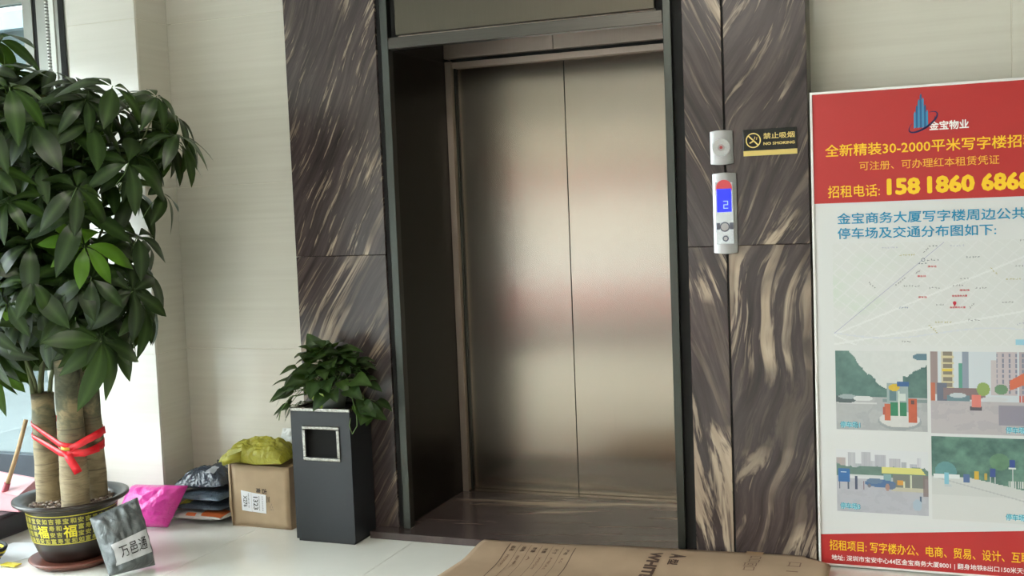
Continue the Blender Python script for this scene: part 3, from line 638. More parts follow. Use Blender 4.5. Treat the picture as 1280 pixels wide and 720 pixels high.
# pothos
pt = thing('potted_pothos', 'bushy green pothos in a small grey pot on top of the black litter bin', 'plant', (-2.485, -.11, BH+.0045))
potm = mat('grey_plastic_pot', (120, 122, 118), .5)
MB().lathe([(.0, 0), (.048, 0), (.066, .085), (.070, .088), (.070, .10), (.062, .10), (.058, .078), (0, .078)], n=28).build('pot', potm, pt)
def leafmat(name, c1, c2, c3, rough=.32, trans=.25):
    t = NT(name); oi = t.n('ShaderNodeObjectInfo'); v = t.tc()
    base = t.ramp(oi.outputs['Random'], [(0, s2l(c1)), (.75, s2l(c2)), (1, s2l(c3))])
    n = t.noise(v, 25, 3); colr = t.mix(t.math('MULTIPLY', n, .35), base, (.02, .035, .012))
    at = t.n('ShaderNodeVertexColor'); at.layer_name = 'rib'
    colr = t.mix(t.math('MULTIPLY', at.outputs[0], .2), colr, s2l((120, 150, 90)))
    t.l(colr, t.b.inputs['Base Color']); t.b.inputs['Roughness'].default_value = rough+.06; t.b.inputs['Specular IOR Level'].default_value = .35
    tr = t.n('ShaderNodeBsdfTranslucent'); t.l(t.mix(.5, colr, s2l((120, 165, 30))), tr.inputs[0]); mx = t.n('ShaderNodeMixShader'); mx.inputs[0].default_value = trans*.8
    t.l(t.b.outputs[0], mx.inputs[1]); t.l(tr.outputs[0], mx.inputs[2]); t.l(mx.outputs[0], t.out.inputs[0]); return t.m
LP = leafmat('pothos_leaf', (24, 44, 24), (38, 64, 32), (60, 86, 36))
def blade(outline, L, W, curl=.25, fold=.2, nseg=8, tip=.0, wav=0.0, ph=0.0):
    """leaf blade along +X from the origin; returns verts, faces, rib weights"""
    vs = []; fs = []; rb = []
    for i in range(nseg+1):
        t_ = i/nseg; w_ = outline(t_)*W; x = L*t_*(1-.15*curl*t_); zc = -curl*L*t_*t_
        for j, s in enumerate((-1, -.5, 0, .5, 1)):
            vs.append((x-(abs(s)*.05*L*outline(t_)), s*w_, zc+fold*abs(s)*w_*.8+wav*w_*math.sin(t_*9+ph+s))); rb.append(1.0 if s == 0 else .12)
    for i in range(nseg):
        for j in range(4): a = i*5+j; fs.append((a, a+1, a+6, a+5))
    return vs, fs, rb
def heart(t_): return (math.sin(PI*min(1, t_**.62))**.75)*(1-.25*t_) if t_ < 1 else 0.0
def obov(t_): return (math.sin(PI*t_**1.25)**.85 if 0 < t_ < 1 else 0)*(.9)+.02
def leafmesh(parts, mats, name):
    b = MB(); ribs = []
    for vs, fs, rb, mi in parts: b.add(vs, fs, mi, True); ribs += rb
    me = b.mesh(name, mats); at = me.color_attributes.new('rib', 'FLOAT_COLOR', 'POINT')
    buf = np.ones((len(ribs), 4), np.float32); buf[:, :3] = np.array(ribs, np.float32)[:, None]; at.data.foreach_set('color', buf.ravel()); return me
def tubegeo(pts, r, n=5):
    b = MB().tube(pts, r, n); return b.v, b.f
stem_m = mat('leaf_stalk', (84, 110, 52), .5)
pm = []
for k in range(4):
    vs, fs, rb = blade(heart, .105, .046, .3+.15*k*.5, .28, 8, wav=.08, ph=k)
    tv, tf = tubegeo([(-.07, 0, -.02), (-.03, 0, .004), (.004, 0, 0)], .0016, 4)
    pm.append(leafmesh([(vs, fs, rb, 0), (tv, tf, [0]*len(tv), 1)], [LP, stem_m], 'leaf'))
def orient(xdir, nup):
    x = Vector(xdir).normalized(); z_ = Vector(nup); z_ = (z_-x*z_.dot(x)).normalized(); y = z_.cross(x); return Matrix((x, y, z_)).transposed().to_4x4()
rr = random.Random(21)
for k in range(112):
    a = rr.uniform(0, 2*PI); q = rr.random()
    el_ = math.radians(-8+88*(rr.random()**.9)); rad = .225*(.5+.5*rr.random()**.5)
    px_ = rad*math.cos(el_)*math.cos(a)*.97; py_ = rad*math.cos(el_)*math.sin(a)*.60-.02; pz_ = .095+rad*math.sin(el_)*.86
    if k % 5 == 0: # leaves hanging past the rim at the two sides
        px_ = (1 if k % 10 else -1)*rr.uniform(.165, .225); py_ = rr.uniform(-.12, .04); pz_ = rr.uniform(-.03, .08)
    if py_ > .085: py_ = .085
    inside_bin = abs(px_) < .17 and pz_ < .075
    if inside_bin: pz_ = .08+rr.random()*.09
    out = Vector((px_, py_*1.5, (pz_-.05)*.5+.02)).normalized(); d = (out+Vector((rr.uniform(-.5, .5), rr.uniform(-.4, .2), -.30+rr.uniform(-.35, .35)))).normalized()
    nrm = (out+Vector((0, -.35, .55))).normalized()
    o = bpy.data.objects.new('leaf', pm[k % 4]); C.objects.link(o); o.parent = pt
    s = rr.uniform(.62, 1.08); o.matrix_local = Matrix.Translation((px_-d.x*.03, py_-d.y*.03, pz_-d.z*.03)) @ orient(d, nrm) @ Matrix.Scale(s, 4)
yl = bpy.data.objects.new('leaf', pm[1].copy()); C.objects.link(yl); yl.parent = pt; yl.data.materials[0] = leafmat('yellowing_leaf', (130, 150, 50), (150, 165, 60), (150, 165, 60))
yl['label'] = 'yellowing leaf'; yl.matrix_local = Matrix.Translation((.0, -.125, .085)) @ orient((.05, -.15, -1), (0, -1, .2)) @ Matrix.Scale(.72, 4)
for pts in ([(.06, -.04, .08), (.15, -.10, .06), (.185, -.13, .0), (.19, -.14, -.05), (.165, -.14, -.085), (.15, -.135, -.05), (.155, -.13, -.02)], [(-.05, -.03, .08), (-.15, -.11, .06), (-.19, -.13, .0), (-.20, -.13, -.04)], [(0, 0, .08), (.08, -.02, .2), (.15, 0, .16)], [(0, 0, .08), (-.08, 0, .25), (-.14, 0, .27)]):
    MB().tube(pts, .0022, 5).build('vine', stem_m, pt)

# ================================================================ MONEY TREE
PX, PY_ = -3.445, -.68
mt = thing('potted_money_tree', 'tall braided-style money tree with three thick trunks and red ribbon in a round black pot', 'plant', (PX, PY_, .03))
mt['label'] = 'tall leafy money tree with three thick trunks tied by red ribbon in a black pot'
pg = mat('glazed_black_pot', (42, 34, 31), .32, 0, .08, 12); 
potz = .0
prof = [(0, 0), (.135, 0), (.150, .02), (.178, .09), (.192, .15), (.198, .205), (.202, .225), (.240, .238), (.252, .246), (.252, .256), (.238, .258), (.205, .246), (.190, .235), (.186, .20), (0, .20)]
prof = [(a*.925, b_) for a, b_ in prof]
MB().lathe(prof, n=64).build('pot', pg, mt)
yp = mat('yellow_glaze', (204, 192, 62), .35)
def on_pot(a, zz, eps=.0015):
    for (r0, z0), (r1, z1) in zip(prof[1:6], prof[2:7]):
        if z0 <= zz <= z1: r = r0+(r1-r0)*(zz-z0)/(z1-z0); break
    else: r = .2
    return ((r+eps)*math.cos(a), (r+eps)*math.sin(a), zz)
A0 = math.radians(-46)   # bearing of the camera from the pot
b = MB(); nb = 72
for (z0, z1) in ((.207, .211), (.088, .0915)):
    for k in range(nb):
        a0, a1 = A0+math.radians(-80)+k*math.radians(160)/nb, A0+math.radians(-80)+(k+1)*math.radians(160)/nb
        b.add([on_pot(a0, z0), on_pot(a1, z0), on_pot(a1, z1), on_pot(a0, z1)], [(0, 1, 2, 3)])
b.build('glaze_band', yp, mt)
chars = '福寿喜禄财富贵吉祥如意安康和顺宝'
big = MB(); small = MB(); ci = 0
cw = math.radians(9.2)
occupied = {}
for c0 in (-5, -1, 4):   # columns taken by the large characters
    for k in (0, 1): occupied[c0+k] = c0
for colm in range(-8, 9):
    a = A0+colm*cw; 
    for row in range(4):
        z1 = .201-row*.0285; z0 = z1-.0235
        if colm in occupied and row in (1, 2): continue
        ci += 1
        text_rect(small, chars[(ci*7+row*3) % len(chars)], (a-cw*.40, a+cw*.40, z0, z1), lambda u, v: on_pot(u, v), .035)
for c0 in (-5, -1, 4):
    a = A0+(c0+.5)*cw; big = MB(); text_rect(big, '福', (a-cw*.92, a+cw*.92, .117, .172), lambda u, v: on_pot(u, v, .002), .02); big.build('glaze_character', mat('bright_yellow_glaze', (228, 214, 48), .35), mt)
small.build('glaze_characters', mat('dull_yellow_glaze', (176, 168, 66), .35), mt)
# soil pebbles
peb = []
pbm = [mat('pebble_brown', (128, 106, 92), .7), mat('pebble_grey', (150, 138, 126), .7), mat('pebble_dark', (84, 70, 62), .7)]
MB().lathe([(0, .212), (.1, .214), (.173, .205)], n=32).build('soil', mat('potting_soil', (48, 38, 32), .9, 0, .2, 40, .5, 80), mt)
b = MB(); r3 = random.Random(5)
def pebble(b, c, s, mi):
    vs = []; fs = []; 
    for j, (rj, zj) in enumerate(((.0, -1), (.8, -.4), (.85, .35), (.0, .9))):
        if rj == 0: vs.append((c[0], c[1], c[2]+zj*s*.6)); continue
        for k in range(6): a = k*PI/3+j; vs.append((c[0]+rj*s*math.cos(a)*(1+.2*r3.random()), c[1]+rj*s*math.sin(a), c[2]+zj*s*.6))
    for k in range(6): k2 = (k+1) % 6; fs += [(0, 1+k2, 1+k), (1+k, 1+k2, 7+k2, 7+k), (7+k, 7+k2, 13)]
    b.add(vs, fs, mi, True)
for k in range(620):
    a = r3.uniform(0, 2*PI); r = .168*math.sqrt(r3.random()); pebble(b, (r*math.cos(a), r*math.sin(a), .226+r3.uniform(-.003, .010)), r3.uniform(.007, .0115), k % 3)
b.build('pebbles', pbm, mt)['kind'] = 'stuff'
# trunks
def barkmat():
    t = NT('money_tree_bark'); v = t.tc(scale=(1, 1, 1)); n = t.noise(t.tc(scale=(6, 6, 26)), 1, 6, .65, .8); n2 = t.noise(v, 9, 4, .6, .5)
    gz = t.n('ShaderNodeSeparateXYZ'); t.l(t.n('ShaderNodeTexCoord').outputs['Object'], gz.inputs[0])
    low = t.ramp(n, [(.3, s2l((122, 108, 84))), (.5, s2l((150, 135, 106))), (.7, s2l((172, 156, 124)))])
    hi = t.ramp(n2, [(.35, s2l((62, 66, 50))), (.5, s2l((98, 96, 74))), (.62, s2l((148, 132, 100)))])
    f = t.ramp(t.math('ADD', gz.outputs[2], t.math('MULTIPLY', t.math('SUBTRACT', n2, .5), .5)), [(.40, (0, 0, 0)), (.60, (1, 1, 1))])
    c = t.mix(f, low, hi); cr_ = t.ramp(t.noise(t.tc(scale=(2, 2, 30)), 1, 3, .5, 2), [(.36, (1, 1, 1)), (.42, (0, 0, 0))])
    t.l(t.mix(t.math('MULTIPLY', cr_, .5), c, (.05, .04, .03)), t.b.inputs['Base Color']); t.b.inputs['Roughness'].default_value = .75; t.bump(n, .5, .01); return t.m
bark = barkmat(); cutm = mat('trunk_cut_end', (120, 104, 82), .8)
trk = [((-.110, -.012), (-.098, -.02), .72, .052, .046), ((.084, -.064), (.062, -.04), .95, .059, .049), ((.058, .082), (.095, .03), .93, .052, .045)]
trunks = []
for (b0, t0, top, ra, rb_) in trk:
    pts = []; rads = []; n = 14
    for i in range(n+1):
        t_ = i/n; zz = .19+(top-.03-.19)*t_
        pts.append((b0[0]+(t0[0]-b0[0])*t_, b0[1]+(t0[1]-b0[1])*t_, zz)); rads.append((ra+(rb_-ra)*t_)*(1+.03*math.sin(i*1.9+top*9))+(.006 if i == 0 else 0))
    o = MB().tube(pts, rads, 20).build('trunk', [bark], mt); trunks.append((pts, rads))
    MB().lathe([(0, .004), (rads[-1]*.9, .003), (rads[-1]*1.0, -.004)], (pts[-1][0], pts[-1][1], pts[-1][2]), 20).build('cut_end', cutm, o)
# red ribbon wound round the three trunks
rib = mat('red_ribbon', (222, 30, 44), .38, 0, .12, 30); gdr = mat('ribbon_gold', (214, 160, 60), .4, .3)
def at_h(i, zz):
    pts, rads = trunks[i]; t_ = (zz-pts[0][2])/(pts[-1][2]-pts[0][2])*(len(pts)-1); k = int(max(0, min(len(pts)-2, t_))); f = t_-k
    return (pts[k][0]*(1-f)+pts[k+1][0]*f, pts[k][1]*(1-f)+pts[k+1][1]*f, rads[k]*(1-f)+rads[k+1]*f)
def hull(zz, pad=.003):
    P = []
    for i in range(3):
        x, y, r = at_h(i, zz)
        for k in range(40): a = 2*PI*k/40; P.append((x+(r+pad)*math.cos(a), y+(r+pad)*math.sin(a)))
    P = sorted(set(P))
    def half(Q):
        h = []
        for p in Q:
            while len(h) > 1 and (h[-1][0]-h[-2][0])*(p[1]-h[-2][1])-(h[-1][1]-h[-2][1])*(p[0]-h[-2][0]) <= 0: h.pop()
            h.append(p)
        return h[:-1]
    return half(P)+half(P[::-1])
def loop(zc, amp, ph, wd, name='ribbon'):
    H = hull(zc); n = len(H); cx_ = sum(p[0] for p in H)/n; cy_ = sum(p[1] for p in H)/n; vs = []; fs = []
    for p in H:
        a = math.atan2(p[1]-cy_, p[0]-cx_); zz = zc+amp*math.cos(a-ph); w_ = wd*(.8+.25*math.sin(3*a))
        for e in (-1, 0, 1): vs.append((p[0]*(1+.004*(1-abs(e))), p[1]*(1+.004*(1-abs(e))), zz+e*w_/2))
    for k in range(n):
        for e in (0, 1): a = 3*k+e; c_ = 3*((k+1) % n)+e; fs.append((a, c_, c_+1, a+1))
    b = MB().add(vs, fs, 0, True); o = b.build(name, rib, mt); s_ = o.modifiers.new('thick', 'SOLIDIFY'); s_.thickness = .0015; return o
loop(.535, .045, math.radians(150), .030); loop(.485, .035, math.radians(165), .032)
kx, ky = .128, -.130
r4 = random.Random(3)
def strap(pts, w_, name='ribbon_tail', m=rib):
    vs = []; fs = []
    for i, (p, d) in enumerate(pts):
        p = Vector(p); d = Vector(d).normalized(); vs += [p-d*w_/2, p+d*w_/2]
    for i in range(len(pts)-1): a = 2*i; fs.append((a, a+1, a+3, a+2))
    o = MB().add(vs, fs, 0, True).build(name, m, mt); s_ = o.modifiers.new('thick', 'SOLIDIFY'); s_.thickness = .0015; return o
kz = .475
strap([((kx-.01, ky, kz), (1, .6, 0)), ((kx+.005, ky-.004, kz-.03), (1, .6, .2)), ((kx+.025, ky+.002, kz-.065), (1, .7, .2)), ((kx+.03, ky+.012, kz-.09), (1, .6, .5))], .034)
strap([((kx-.005, ky-.004, kz+.005), (.2, .1, 1)), ((kx+.04, ky+.03, kz+.03), (-.3, 0, 1)), ((kx+.075, ky+.075, kz+.055), (-.3, 0, 1)), ((kx+.085, ky+.12, kz+.07), (-.1, 0, 1))], .03)
strap([((kx-.005, ky-.004, kz-.005), (.2, .1, 1)), ((kx+.045, ky+.035, kz-.012), (-.1, 0, 1)), ((kx+.08, ky+.085, kz-.0), (-.1, 0, 1))], .03)
strap([((kx-.028, ky-.012, kz+.015), (0, 0, 1)), ((kx-.012, ky-.012, kz+.012), (0, 0, 1)), ((kx+.012, ky-.008, kz+.01), (0, .1, 1))], .014, 'ribbon_gold_print', gdr)
# branches
br = mat('green_branch', (96, 104, 66), .6)
r5 = random.Random(12)
CX, CY = -.02, -.09       # crown axis relative to the pot
def crown_r(zz):          # crown radius by height above the floor
    Z = [.55, .70, .85, 1.05, 1.25, 1.5, 1.75, 1.95, 2.1, 2.22, 2.3]; Rr = [.30, .42, .56, .66, .72, .80, .88, .84, .60, .35, .05]
    return float(np.interp(zz, Z, Rr))
tips = []
for k in range(16):
    i = k % 3; pts, rads = trunks[i]; top = Vector(pts[-1]); a = r5.uniform(0, 2*PI); hz = r5.uniform(1.15, 2.1); rr_ = crown_r(hz)*r5.uniform(.2, .7)
    end = Vector((CX+rr_*math.cos(a), CY+rr_*math.sin(a)*.7, hz-.03)); st = top+Vector((r5.uniform(-.03, .03), r5.uniform(-.03, .03), -.01))
    P = [st, st+Vector((0, 0, .15)), (st+end)/2+Vector((0, 0, .12)), end]
    Q = [tuple(P[0]*(1-t_)**3+P[1]*3*t_*(1-t_)**2+P[2]*3*t_*t_*(1-t_)+P[3]*t_**3) for t_ in np.linspace(0, 1, 9)]
    MB().tube(Q, [.010-.0009*j for j in range(9)], 7).build('branch', br, mt); tips.append([Vector(q) for q in Q])
LM = leafmat('money_tree_leaf', (12, 25, 15), (21, 40, 22), (40, 62, 27), .3, .22)
LB = leafmat('backlit_money_tree_leaf', (84, 128, 34), (110, 152, 40), (130, 165, 50), .35, .45)  # lighter copy for upper-left leaves, backlight put into the colour
tm = []
for k in range(6):
    parts = []; nl = (6, 7, 5, 6, 7, 6)[k]; rk = random.Random(100+k)
    for j in range(nl):
        a = (j+.5)/nl*2*PI*.92+rk.uniform(-.12, .12); L = rk.uniform(.165, .225)*(1-.12*math.cos(a)*-1)
        vs, fs, rb = blade(obov, L, L*.205, rk.uniform(.35, .95), .22, 8, wav=.05, ph=j)
        ca, sa = math.cos(a), math.sin(a); dz = rk.uniform(-.12, .18)
        parts.append(([(.012*ca+v[0]*ca-v[1]*sa, .012*sa+v[0]*sa+v[1]*ca, v[2]+v[0]*dz) for v in vs], fs, rb, 0))
    tv, tf = tubegeo([(0, 0, .004), (.01, 0, -.08), (-.01, .01, -.17)], .0023, 5); parts.append((tv, tf, [0]*len(tv), 1))
    tm.append(leafmesh(parts, [LM, stem_m], 'leaf'))
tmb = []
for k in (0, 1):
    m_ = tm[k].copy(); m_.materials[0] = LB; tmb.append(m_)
NL = 312
for k in range(NL):
    for _ in range(60):
        hz = r5.uniform(.70, 2.24); rc = crown_r(hz)
        if r5.random() < rc/.8: break
    a = r5.uniform(0, 2*PI); q = r5.random()**.42; 
    px_ = CX+rc*q*math.cos(a)*.80; py_ = CY+rc*q*math.sin(a)*.50
    if hz < .95 and px_ > -.22: hz += .22
    if hz > 2.0 and px_ > -.18: hz -= .17
    if k % 7 == 0 and px_ > .2 and 1.2 < hz < 2: continue
    wy = PY_+py_
    wx = PX+px_
    if wy > YF-.20: py_ = YF-.20-PY_
    if wx < -3.95 and wy > -.4: py_ = -.4-PY_
    out = Vector((px_-CX, (py_-CY)*1.4, (hz-1.35)*.45)); 
    if out.length < .05: out = Vector((0, -1, .3))
    out.normalize(); nrm = (out*.75+Vector((r5.uniform(-.35, .35), r5.uniform(-.45, .15), .62))).normalized()
    xd = Vector((r5.uniform(-1, 1), r5.uniform(-1, 1), r5.uniform(-.4, .1)))
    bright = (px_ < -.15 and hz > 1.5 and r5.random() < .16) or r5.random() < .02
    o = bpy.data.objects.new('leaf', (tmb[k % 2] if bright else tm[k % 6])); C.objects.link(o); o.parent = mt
    if bright: o['label'] = 'leaf coloured light green as if lit from behind'
    s = r5.uniform(.62, .98)
    xx = (xd-nrm*xd.dot(nrm)).normalized()
    o.matrix_local = Matrix.Translation((px_, py_, hz-.03)) @ orient(xx, nrm) @ Matrix.Scale(s, 4)
# saucer
sau = MB().lathe([(0, .0), (.150, .0), (.178, .022), (.184, .030), (.176, .033), (.160, .028), (0, .0295)], n=56).build('pot_saucer', mat('terracotta_saucer', (112, 66, 54), .35, 0, .1, 10), None, (PX, PY_, 0))
tag(sau, 'round reddish-brown saucer under the black pot of the money tree', 'saucer')

# ================================================================ BAGS AND BOX
def pouch(name, label, cat, corners, th, m, nx=34, ny=26, wr=.012, seed=0, fl=(.5, .5), group=None, pexp=.55, side=1, ws=7, flatback=0.25, edge=0.0):
    """pillow-like plastic bag spanned by four corners BL, BR, TR, TL; thickness th"""
    BL, BR, TR, TL = [Vector(c) for c in corners]; b = MB(); rs = np.random.RandomState(seed)
    U, V = np.meshgrid(np.linspace(0, 1, nx+1), np.linspace(0, 1, ny+1)); nz1 = vnoise(U, V, ws, seed, 4)-.5; nz2 = vnoise(U, V, ws, seed+50, 4)-.5
    rid = np.abs(vnoise(U, V, ws*.8, seed+9, 3)-.5)
    N = (BR-BL).cross(TL-BL).normalized()*side
    vs = []; fs = []
    c = (BL+BR+TR+TL)/4
    for face, nz in ((0, nz1), (1, nz2)):
        for j in range(ny+1):
            for i in range(nx+1):
                u, v = U[j, i], V[j, i]; p = BL*(1-u)*(1-v)+BR*u*(1-v)+TR*u*v+TL*(1-u)*v
                pr = (max(0, 1-abs(2*u-1)**2.6)*max(0, 1-abs(2*v-1)**2.6))**pexp
                sk = 1+.35*(fl[1]-.5)*2*(v-.5)*2
                h = th*pr*sk
                d = (h*(1-flatback)+(wr*nz[j, i]*2-wr*1.6*rid[j, i])*min(1, pr*2)) if face == 0 else -(h*flatback+wr*.3*abs(nz[j, i])*pr)
                pull = 1-edge*pr*0
                e = wr*.6*math.sin(9*u+seed)*(.0 if 0 < j < ny and 0 < i < nx else 1)
                vs.append(p+N*(d+e*.4))
    o1 = (nx+1)*(ny+1)
    for j in range(ny):
        for i in range(nx):
            a = j*(nx+1)+i; fs.append((a, a+1, a+nx+2, a+nx+1)); fs.append((o1+a, o1+a+nx+1, o1+a+nx+2, o1+a+1))
    def bd(j, i): return j*(nx+1)+i
    for i in range(nx): fs.append((bd(0, i), o1+bd(0, i), o1+bd(0, i+1), bd(0, i+1))); fs.append((bd(ny, i), bd(ny, i+1), o1+bd(ny, i+1), o1+bd(ny, i)))
    for j in range(ny): fs.append((bd(j, 0), bd(j+1, 0), o1+bd(j+1, 0), o1+bd(j, 0))); fs.append((bd(j, nx), o1+bd(j, nx), o1+bd(j+1, nx), bd(j+1, nx)))
    base = Vector(((BL.x+BR.x)/2, (BL.y+BR.y)/2, min(v.z for v in vs)))
    lo = min(v.z for v in vs)
    dz = (min(BL.z, BR.z)-lo) if lo < min(BL.z, BR.z) else 0
    mb = MB().add([v-base+Vector((0, 0, dz)) for v in vs], fs, 0, True)
    o = mb.build(name, m, None, base); s = o.modifiers.new('s', 'SUBSURF'); s.levels = 1; s.render_levels = 1
    tag(o, label, cat, group)
    def surf(u, v, eps=.002):
        i = min(nx-1, int(u*nx)); j = min(ny-1, int(v*ny)); fu, fv = u*nx-i, v*ny-j
        g = lambda jj, ii: vs[jj*(nx+1)+ii]
        p = g(j, i)*(1-fu)*(1-fv)+g(j, i+1)*fu*(1-fv)+g(j+1, i+1)*fu*fv+g(j+1, i)*(1-fu)*fv
        return p-base+Vector((0, 0, dz))+N*eps
    return o, surf
def plastic(name, col, rough=.28, noise=.08, crink=.35, bs=22):
    t = NT(name); v = t.tc(); c = s2l(col); f = t.noise(v, 9, 3)
    t.l(t.ramp(f, [(.3, tuple(k*(1-noise) for k in c)), (.7, tuple(min(1, k*(1+noise)) for k in c))]), t.b.inputs['Base Color'])
    t.b.inputs['Roughness'].default_value = rough
    n = t.noise(v, bs, 3, .5, 1.5); t.bump(n, crink, .02); return t.m
pgrey = plastic('grey_mailer_plastic', (92, 98, 100), .3); ppink = plastic('pink_mailer_plastic', (228, 66, 168), .3); pslate = plastic('slate_mailer_plastic', (72, 82, 94), .28); pdark = plastic('dark_mailer_plastic', (54, 60, 70), .22, .1, .6)
pwhite = plastic('white_orange_bag', (200, 200, 198), .35); poliv = plastic('yellow_green_bag', (150, 146, 40), .5, .12, .5)
def patch(o, surf, name, m, u0, u1, v0, v1, n=8, eps=.003, skew=0.0):
    vs = []; fs = []
    for j in range(n+1):
        for i in range(n+1): vs.append(surf(u0+(u1-u0)*i/n, v0+(v1-v0)*j/n+skew*i/n, eps))
    for j in range(n):
        for i in range(n): a = j*(n+1)+i; fs.append((a, a+1, a+n+2, a+n+1))
    return MB().add(vs, fs, 0, True).build(name, m, o)
def patchtext(o, surf, s, m, u0, u1, v0, v1, bold=.0, eps=.0045, rot=0, skew=0.0):
    b = MB()
    if rot: text_rect(b, s, (0, 1, 0, 1), lambda p, q: surf(u0+(u1-u0)*q, v1-(v1-v0)*p, eps), bold)
    else: text_rect(b, s, (u0, u1, v0, v1), lambda p, q: surf(p, q+skew*(p-u0), eps), bold)
    return b.build('lettering', m, o)
ink = mat('black_ink', (24, 24, 28), .6); paperm = mat('label_paper', (206, 208, 212), .6)
# grey mailer in front of the pot
o, sf = pouch('mailing_bag', 'grey plastic mailing bag with handwritten label leaning on the money tree pot', 'bag',
   [(-3.135, -.83, .004), (-3.045, -.66, .004), (-3.106, -.67, .29), (-3.225, -.82, .235)], .085, pgrey, wr=.020, seed=4, side=1, flatback=.1, fl=(.5, .2), pexp=.45)
patch(o, sf, 'address_label', paperm, .12, .90, .13, .47, 12, .003, skew=.06)
patchtext(o, sf, '万邑通', ink, .22, .80, .22, .40, .0, .0085, skew=.06)
o, sf = pouch('mailing_bag', 'bright pink plastic mailing bag on the floor in front of the column', 'bag',
   [(-3.62, -.225, .003), (-3.365, -.175, .003), (-3.262, -.14, .198), (-3.56, -.15, .190)], .12, ppink, wr=.012, seed=8, flatback=.15, pexp=.28)
# pile next to the box (bottom to top)
def flat(x0, x1, y0, y1, z0, z1, k=0.0): return [(x0, y0, z0), (x1, y0, z0+k), (x1, y1, z1+k), (x0, y1, z1)]
o, sf = pouch('mailing_bag', 'white and orange printed plastic bag at the bottom of the bag pile', 'bag', [(-3.41, -.125, .02), (-3.105, -.12, .022), (-3.105, .07, .02), (-3.395, .07, .02)], .05, pwhite, wr=.006, seed=13, flatback=.4, group=None)
patch(o, sf, 'orange_print', mat('orange_print', (206, 110, 62), .4), .62, .97, .03, .5, 8, .002); patch(o, sf, 'orange_print', mat('orange_print', (206, 110, 62), .4), .35, .52, .02, .10, 6, .002)
o, sf = pouch('mailing_bag', 'dark grey plastic bag with a yellow label, second from the bottom of the pile', 'bag', [(-3.39, -.12, .070), (-3.11, -.11, .070), (-3.11, .07, .068), (-3.375, .07, .068)], .040, pslate, wr=.006, seed=17, flatback=.28)
patch(o, sf, 'yellow_label', mat('yellow_label', (196, 178, 56), .4), .13, .34, .06, .40, 8, .002, skew=.05)
o, sf = pouch('mailing_bag', 'flat slate blue plastic bag in the middle of the pile', 'bag', [(-3.375, -.115, .120), (-3.105, -.13, .122), (-3.105, .065, .126), (-3.36, .07, .122)], .042, plastic('blue_slate_plastic', (84, 98, 112), .3), wr=.006, seed=19, flatback=.25)
o, sf = pouch('mailing_bag', 'rumpled black plastic bag on top of the pile beside the cardboard box', 'bag', [(-3.375, -.115, .170), (-3.105, -.10, .186), (-3.105, .065, .205), (-3.35, .07, .172)], .09, pdark, wr=.018, seed=23, flatback=.14, ws=9)
patch(o, sf, 'torn_label', mat('torn_label', (150, 154, 160), .5), .62, .78, .15, .45, 6, .003)
o, sf = pouch('mailing_bag', 'black bag corner standing up behind the pile against the wall', 'bag', [(-3.30, .098, .0), (-3.12, .098, .0), (-3.13, .115, .250), (-3.285, .118, .262)], .015, mat('black_sheet', (40, 43, 46), .35), wr=.003, seed=29)
# cardboard box
card = mat('cardboard', (172, 150, 122), .8, 0, .06, 14, .08, 90); cardd = mat('cardboard_inside', (160, 134, 100), .85)
bx = thing('cardboard_box', 'brown cardboard carton with white shipping labels in the alcove', 'box', (-2.923, .03, 0))
BX, BY0, BY1, BZ = .158, -.095, .085, .286
b = MB(); nseg = 10
# front face slightly dented at its lower left, faces as separate boards
vs = []; fs = []
for j in range(nseg+1):
    for i in range(nseg+1):
        u, v = i/nseg, j/nseg; d = .010*math.exp(-((u-.22)**2+(v-.1)**2)*28)+.003*math.sin(u*5+v*3)
        vs.append((-BX+2*BX*u, BY0+d, .002+BZ*v+(.006*(1-u) if j == nseg else 0)))
for j in range(nseg):
    for i in range(nseg): a = j*(nseg+1)+i; fs.append((a, a+1, a+nseg+2, a+nseg+1))
o = MB().add(vs, fs, 0, True).build('front_panel', card, bx); s = o.modifiers.new('t', 'SOLIDIFY'); s.thickness = .004; s.offset = -1
MB().box((-BX, BY0+.004, 0), (-BX+.004, BY1, BZ)).build('side_panel', card, bx); MB().box((BX-.004, BY0+.004, 0), (BX, BY1, BZ)).build('side_panel', card, bx)
MB().box((-BX+.004, BY1-.004, 0), (BX-.004, BY1, BZ)).build('back_panel', card, bx); MB().box((-BX+.004, BY0+.004, 0), (BX-.004, BY1-.004, .004)).build('bottom_panel', card, bx)
b = MB().add([(-BX, BY0+.002, BZ), (BX, BY0+.002, BZ-.004), (BX, -.008, BZ+.006), (-BX, -.008, BZ+.010)], [(0, 1, 2, 3)]); o = b.build('flap', cardd, bx); o.modifiers.new('t', 'SOLIDIFY').thickness = .004
b = MB().add([(-BX, BY1, BZ), (BX, BY1, BZ), (BX, -.002, BZ+.002), (-BX, -.002, BZ+.006)], [(0, 3, 2, 1)]); o = b.build('flap', cardd, bx); o.modifiers.new('t', 'SOLIDIFY').thickness = .004
b = MB().add([(-BX-.002, BY0+.006, 0), (-BX-.010, BY0-.002, .1), (-BX-.006, BY0-.002, .2), (-BX-.010, BY0+.004, BZ+.012), (-BX+.002, BY0-.001, BZ+.01), (-BX+.004, BY0-.002, .15), (-BX+.002, BY0, 0)], [(0, 1, 5, 6), (1, 2, 5), (2, 3, 4, 5)]); o = b.build('torn_edge', card, bx); o.modifiers.new('t', 'SOLIDIFY').thickness = .003
lp = mat('shipping_label_paper', (228, 230, 234), .5)
FY = BY0-.0035
MB().add([(-.100, FY, .078), (-.047, FY, .073), (-.047, FY, .165), (-.102, FY, .172)], [(0, 1, 2, 3)]).build('shipping_label', lp, bx)
MB().add([(-.046, FY, .074), (.030, FY, .069), (.032, FY, .156), (-.046, FY, .164)], [(0, 1, 2, 3)]).build('shipping_label', lp, bx)
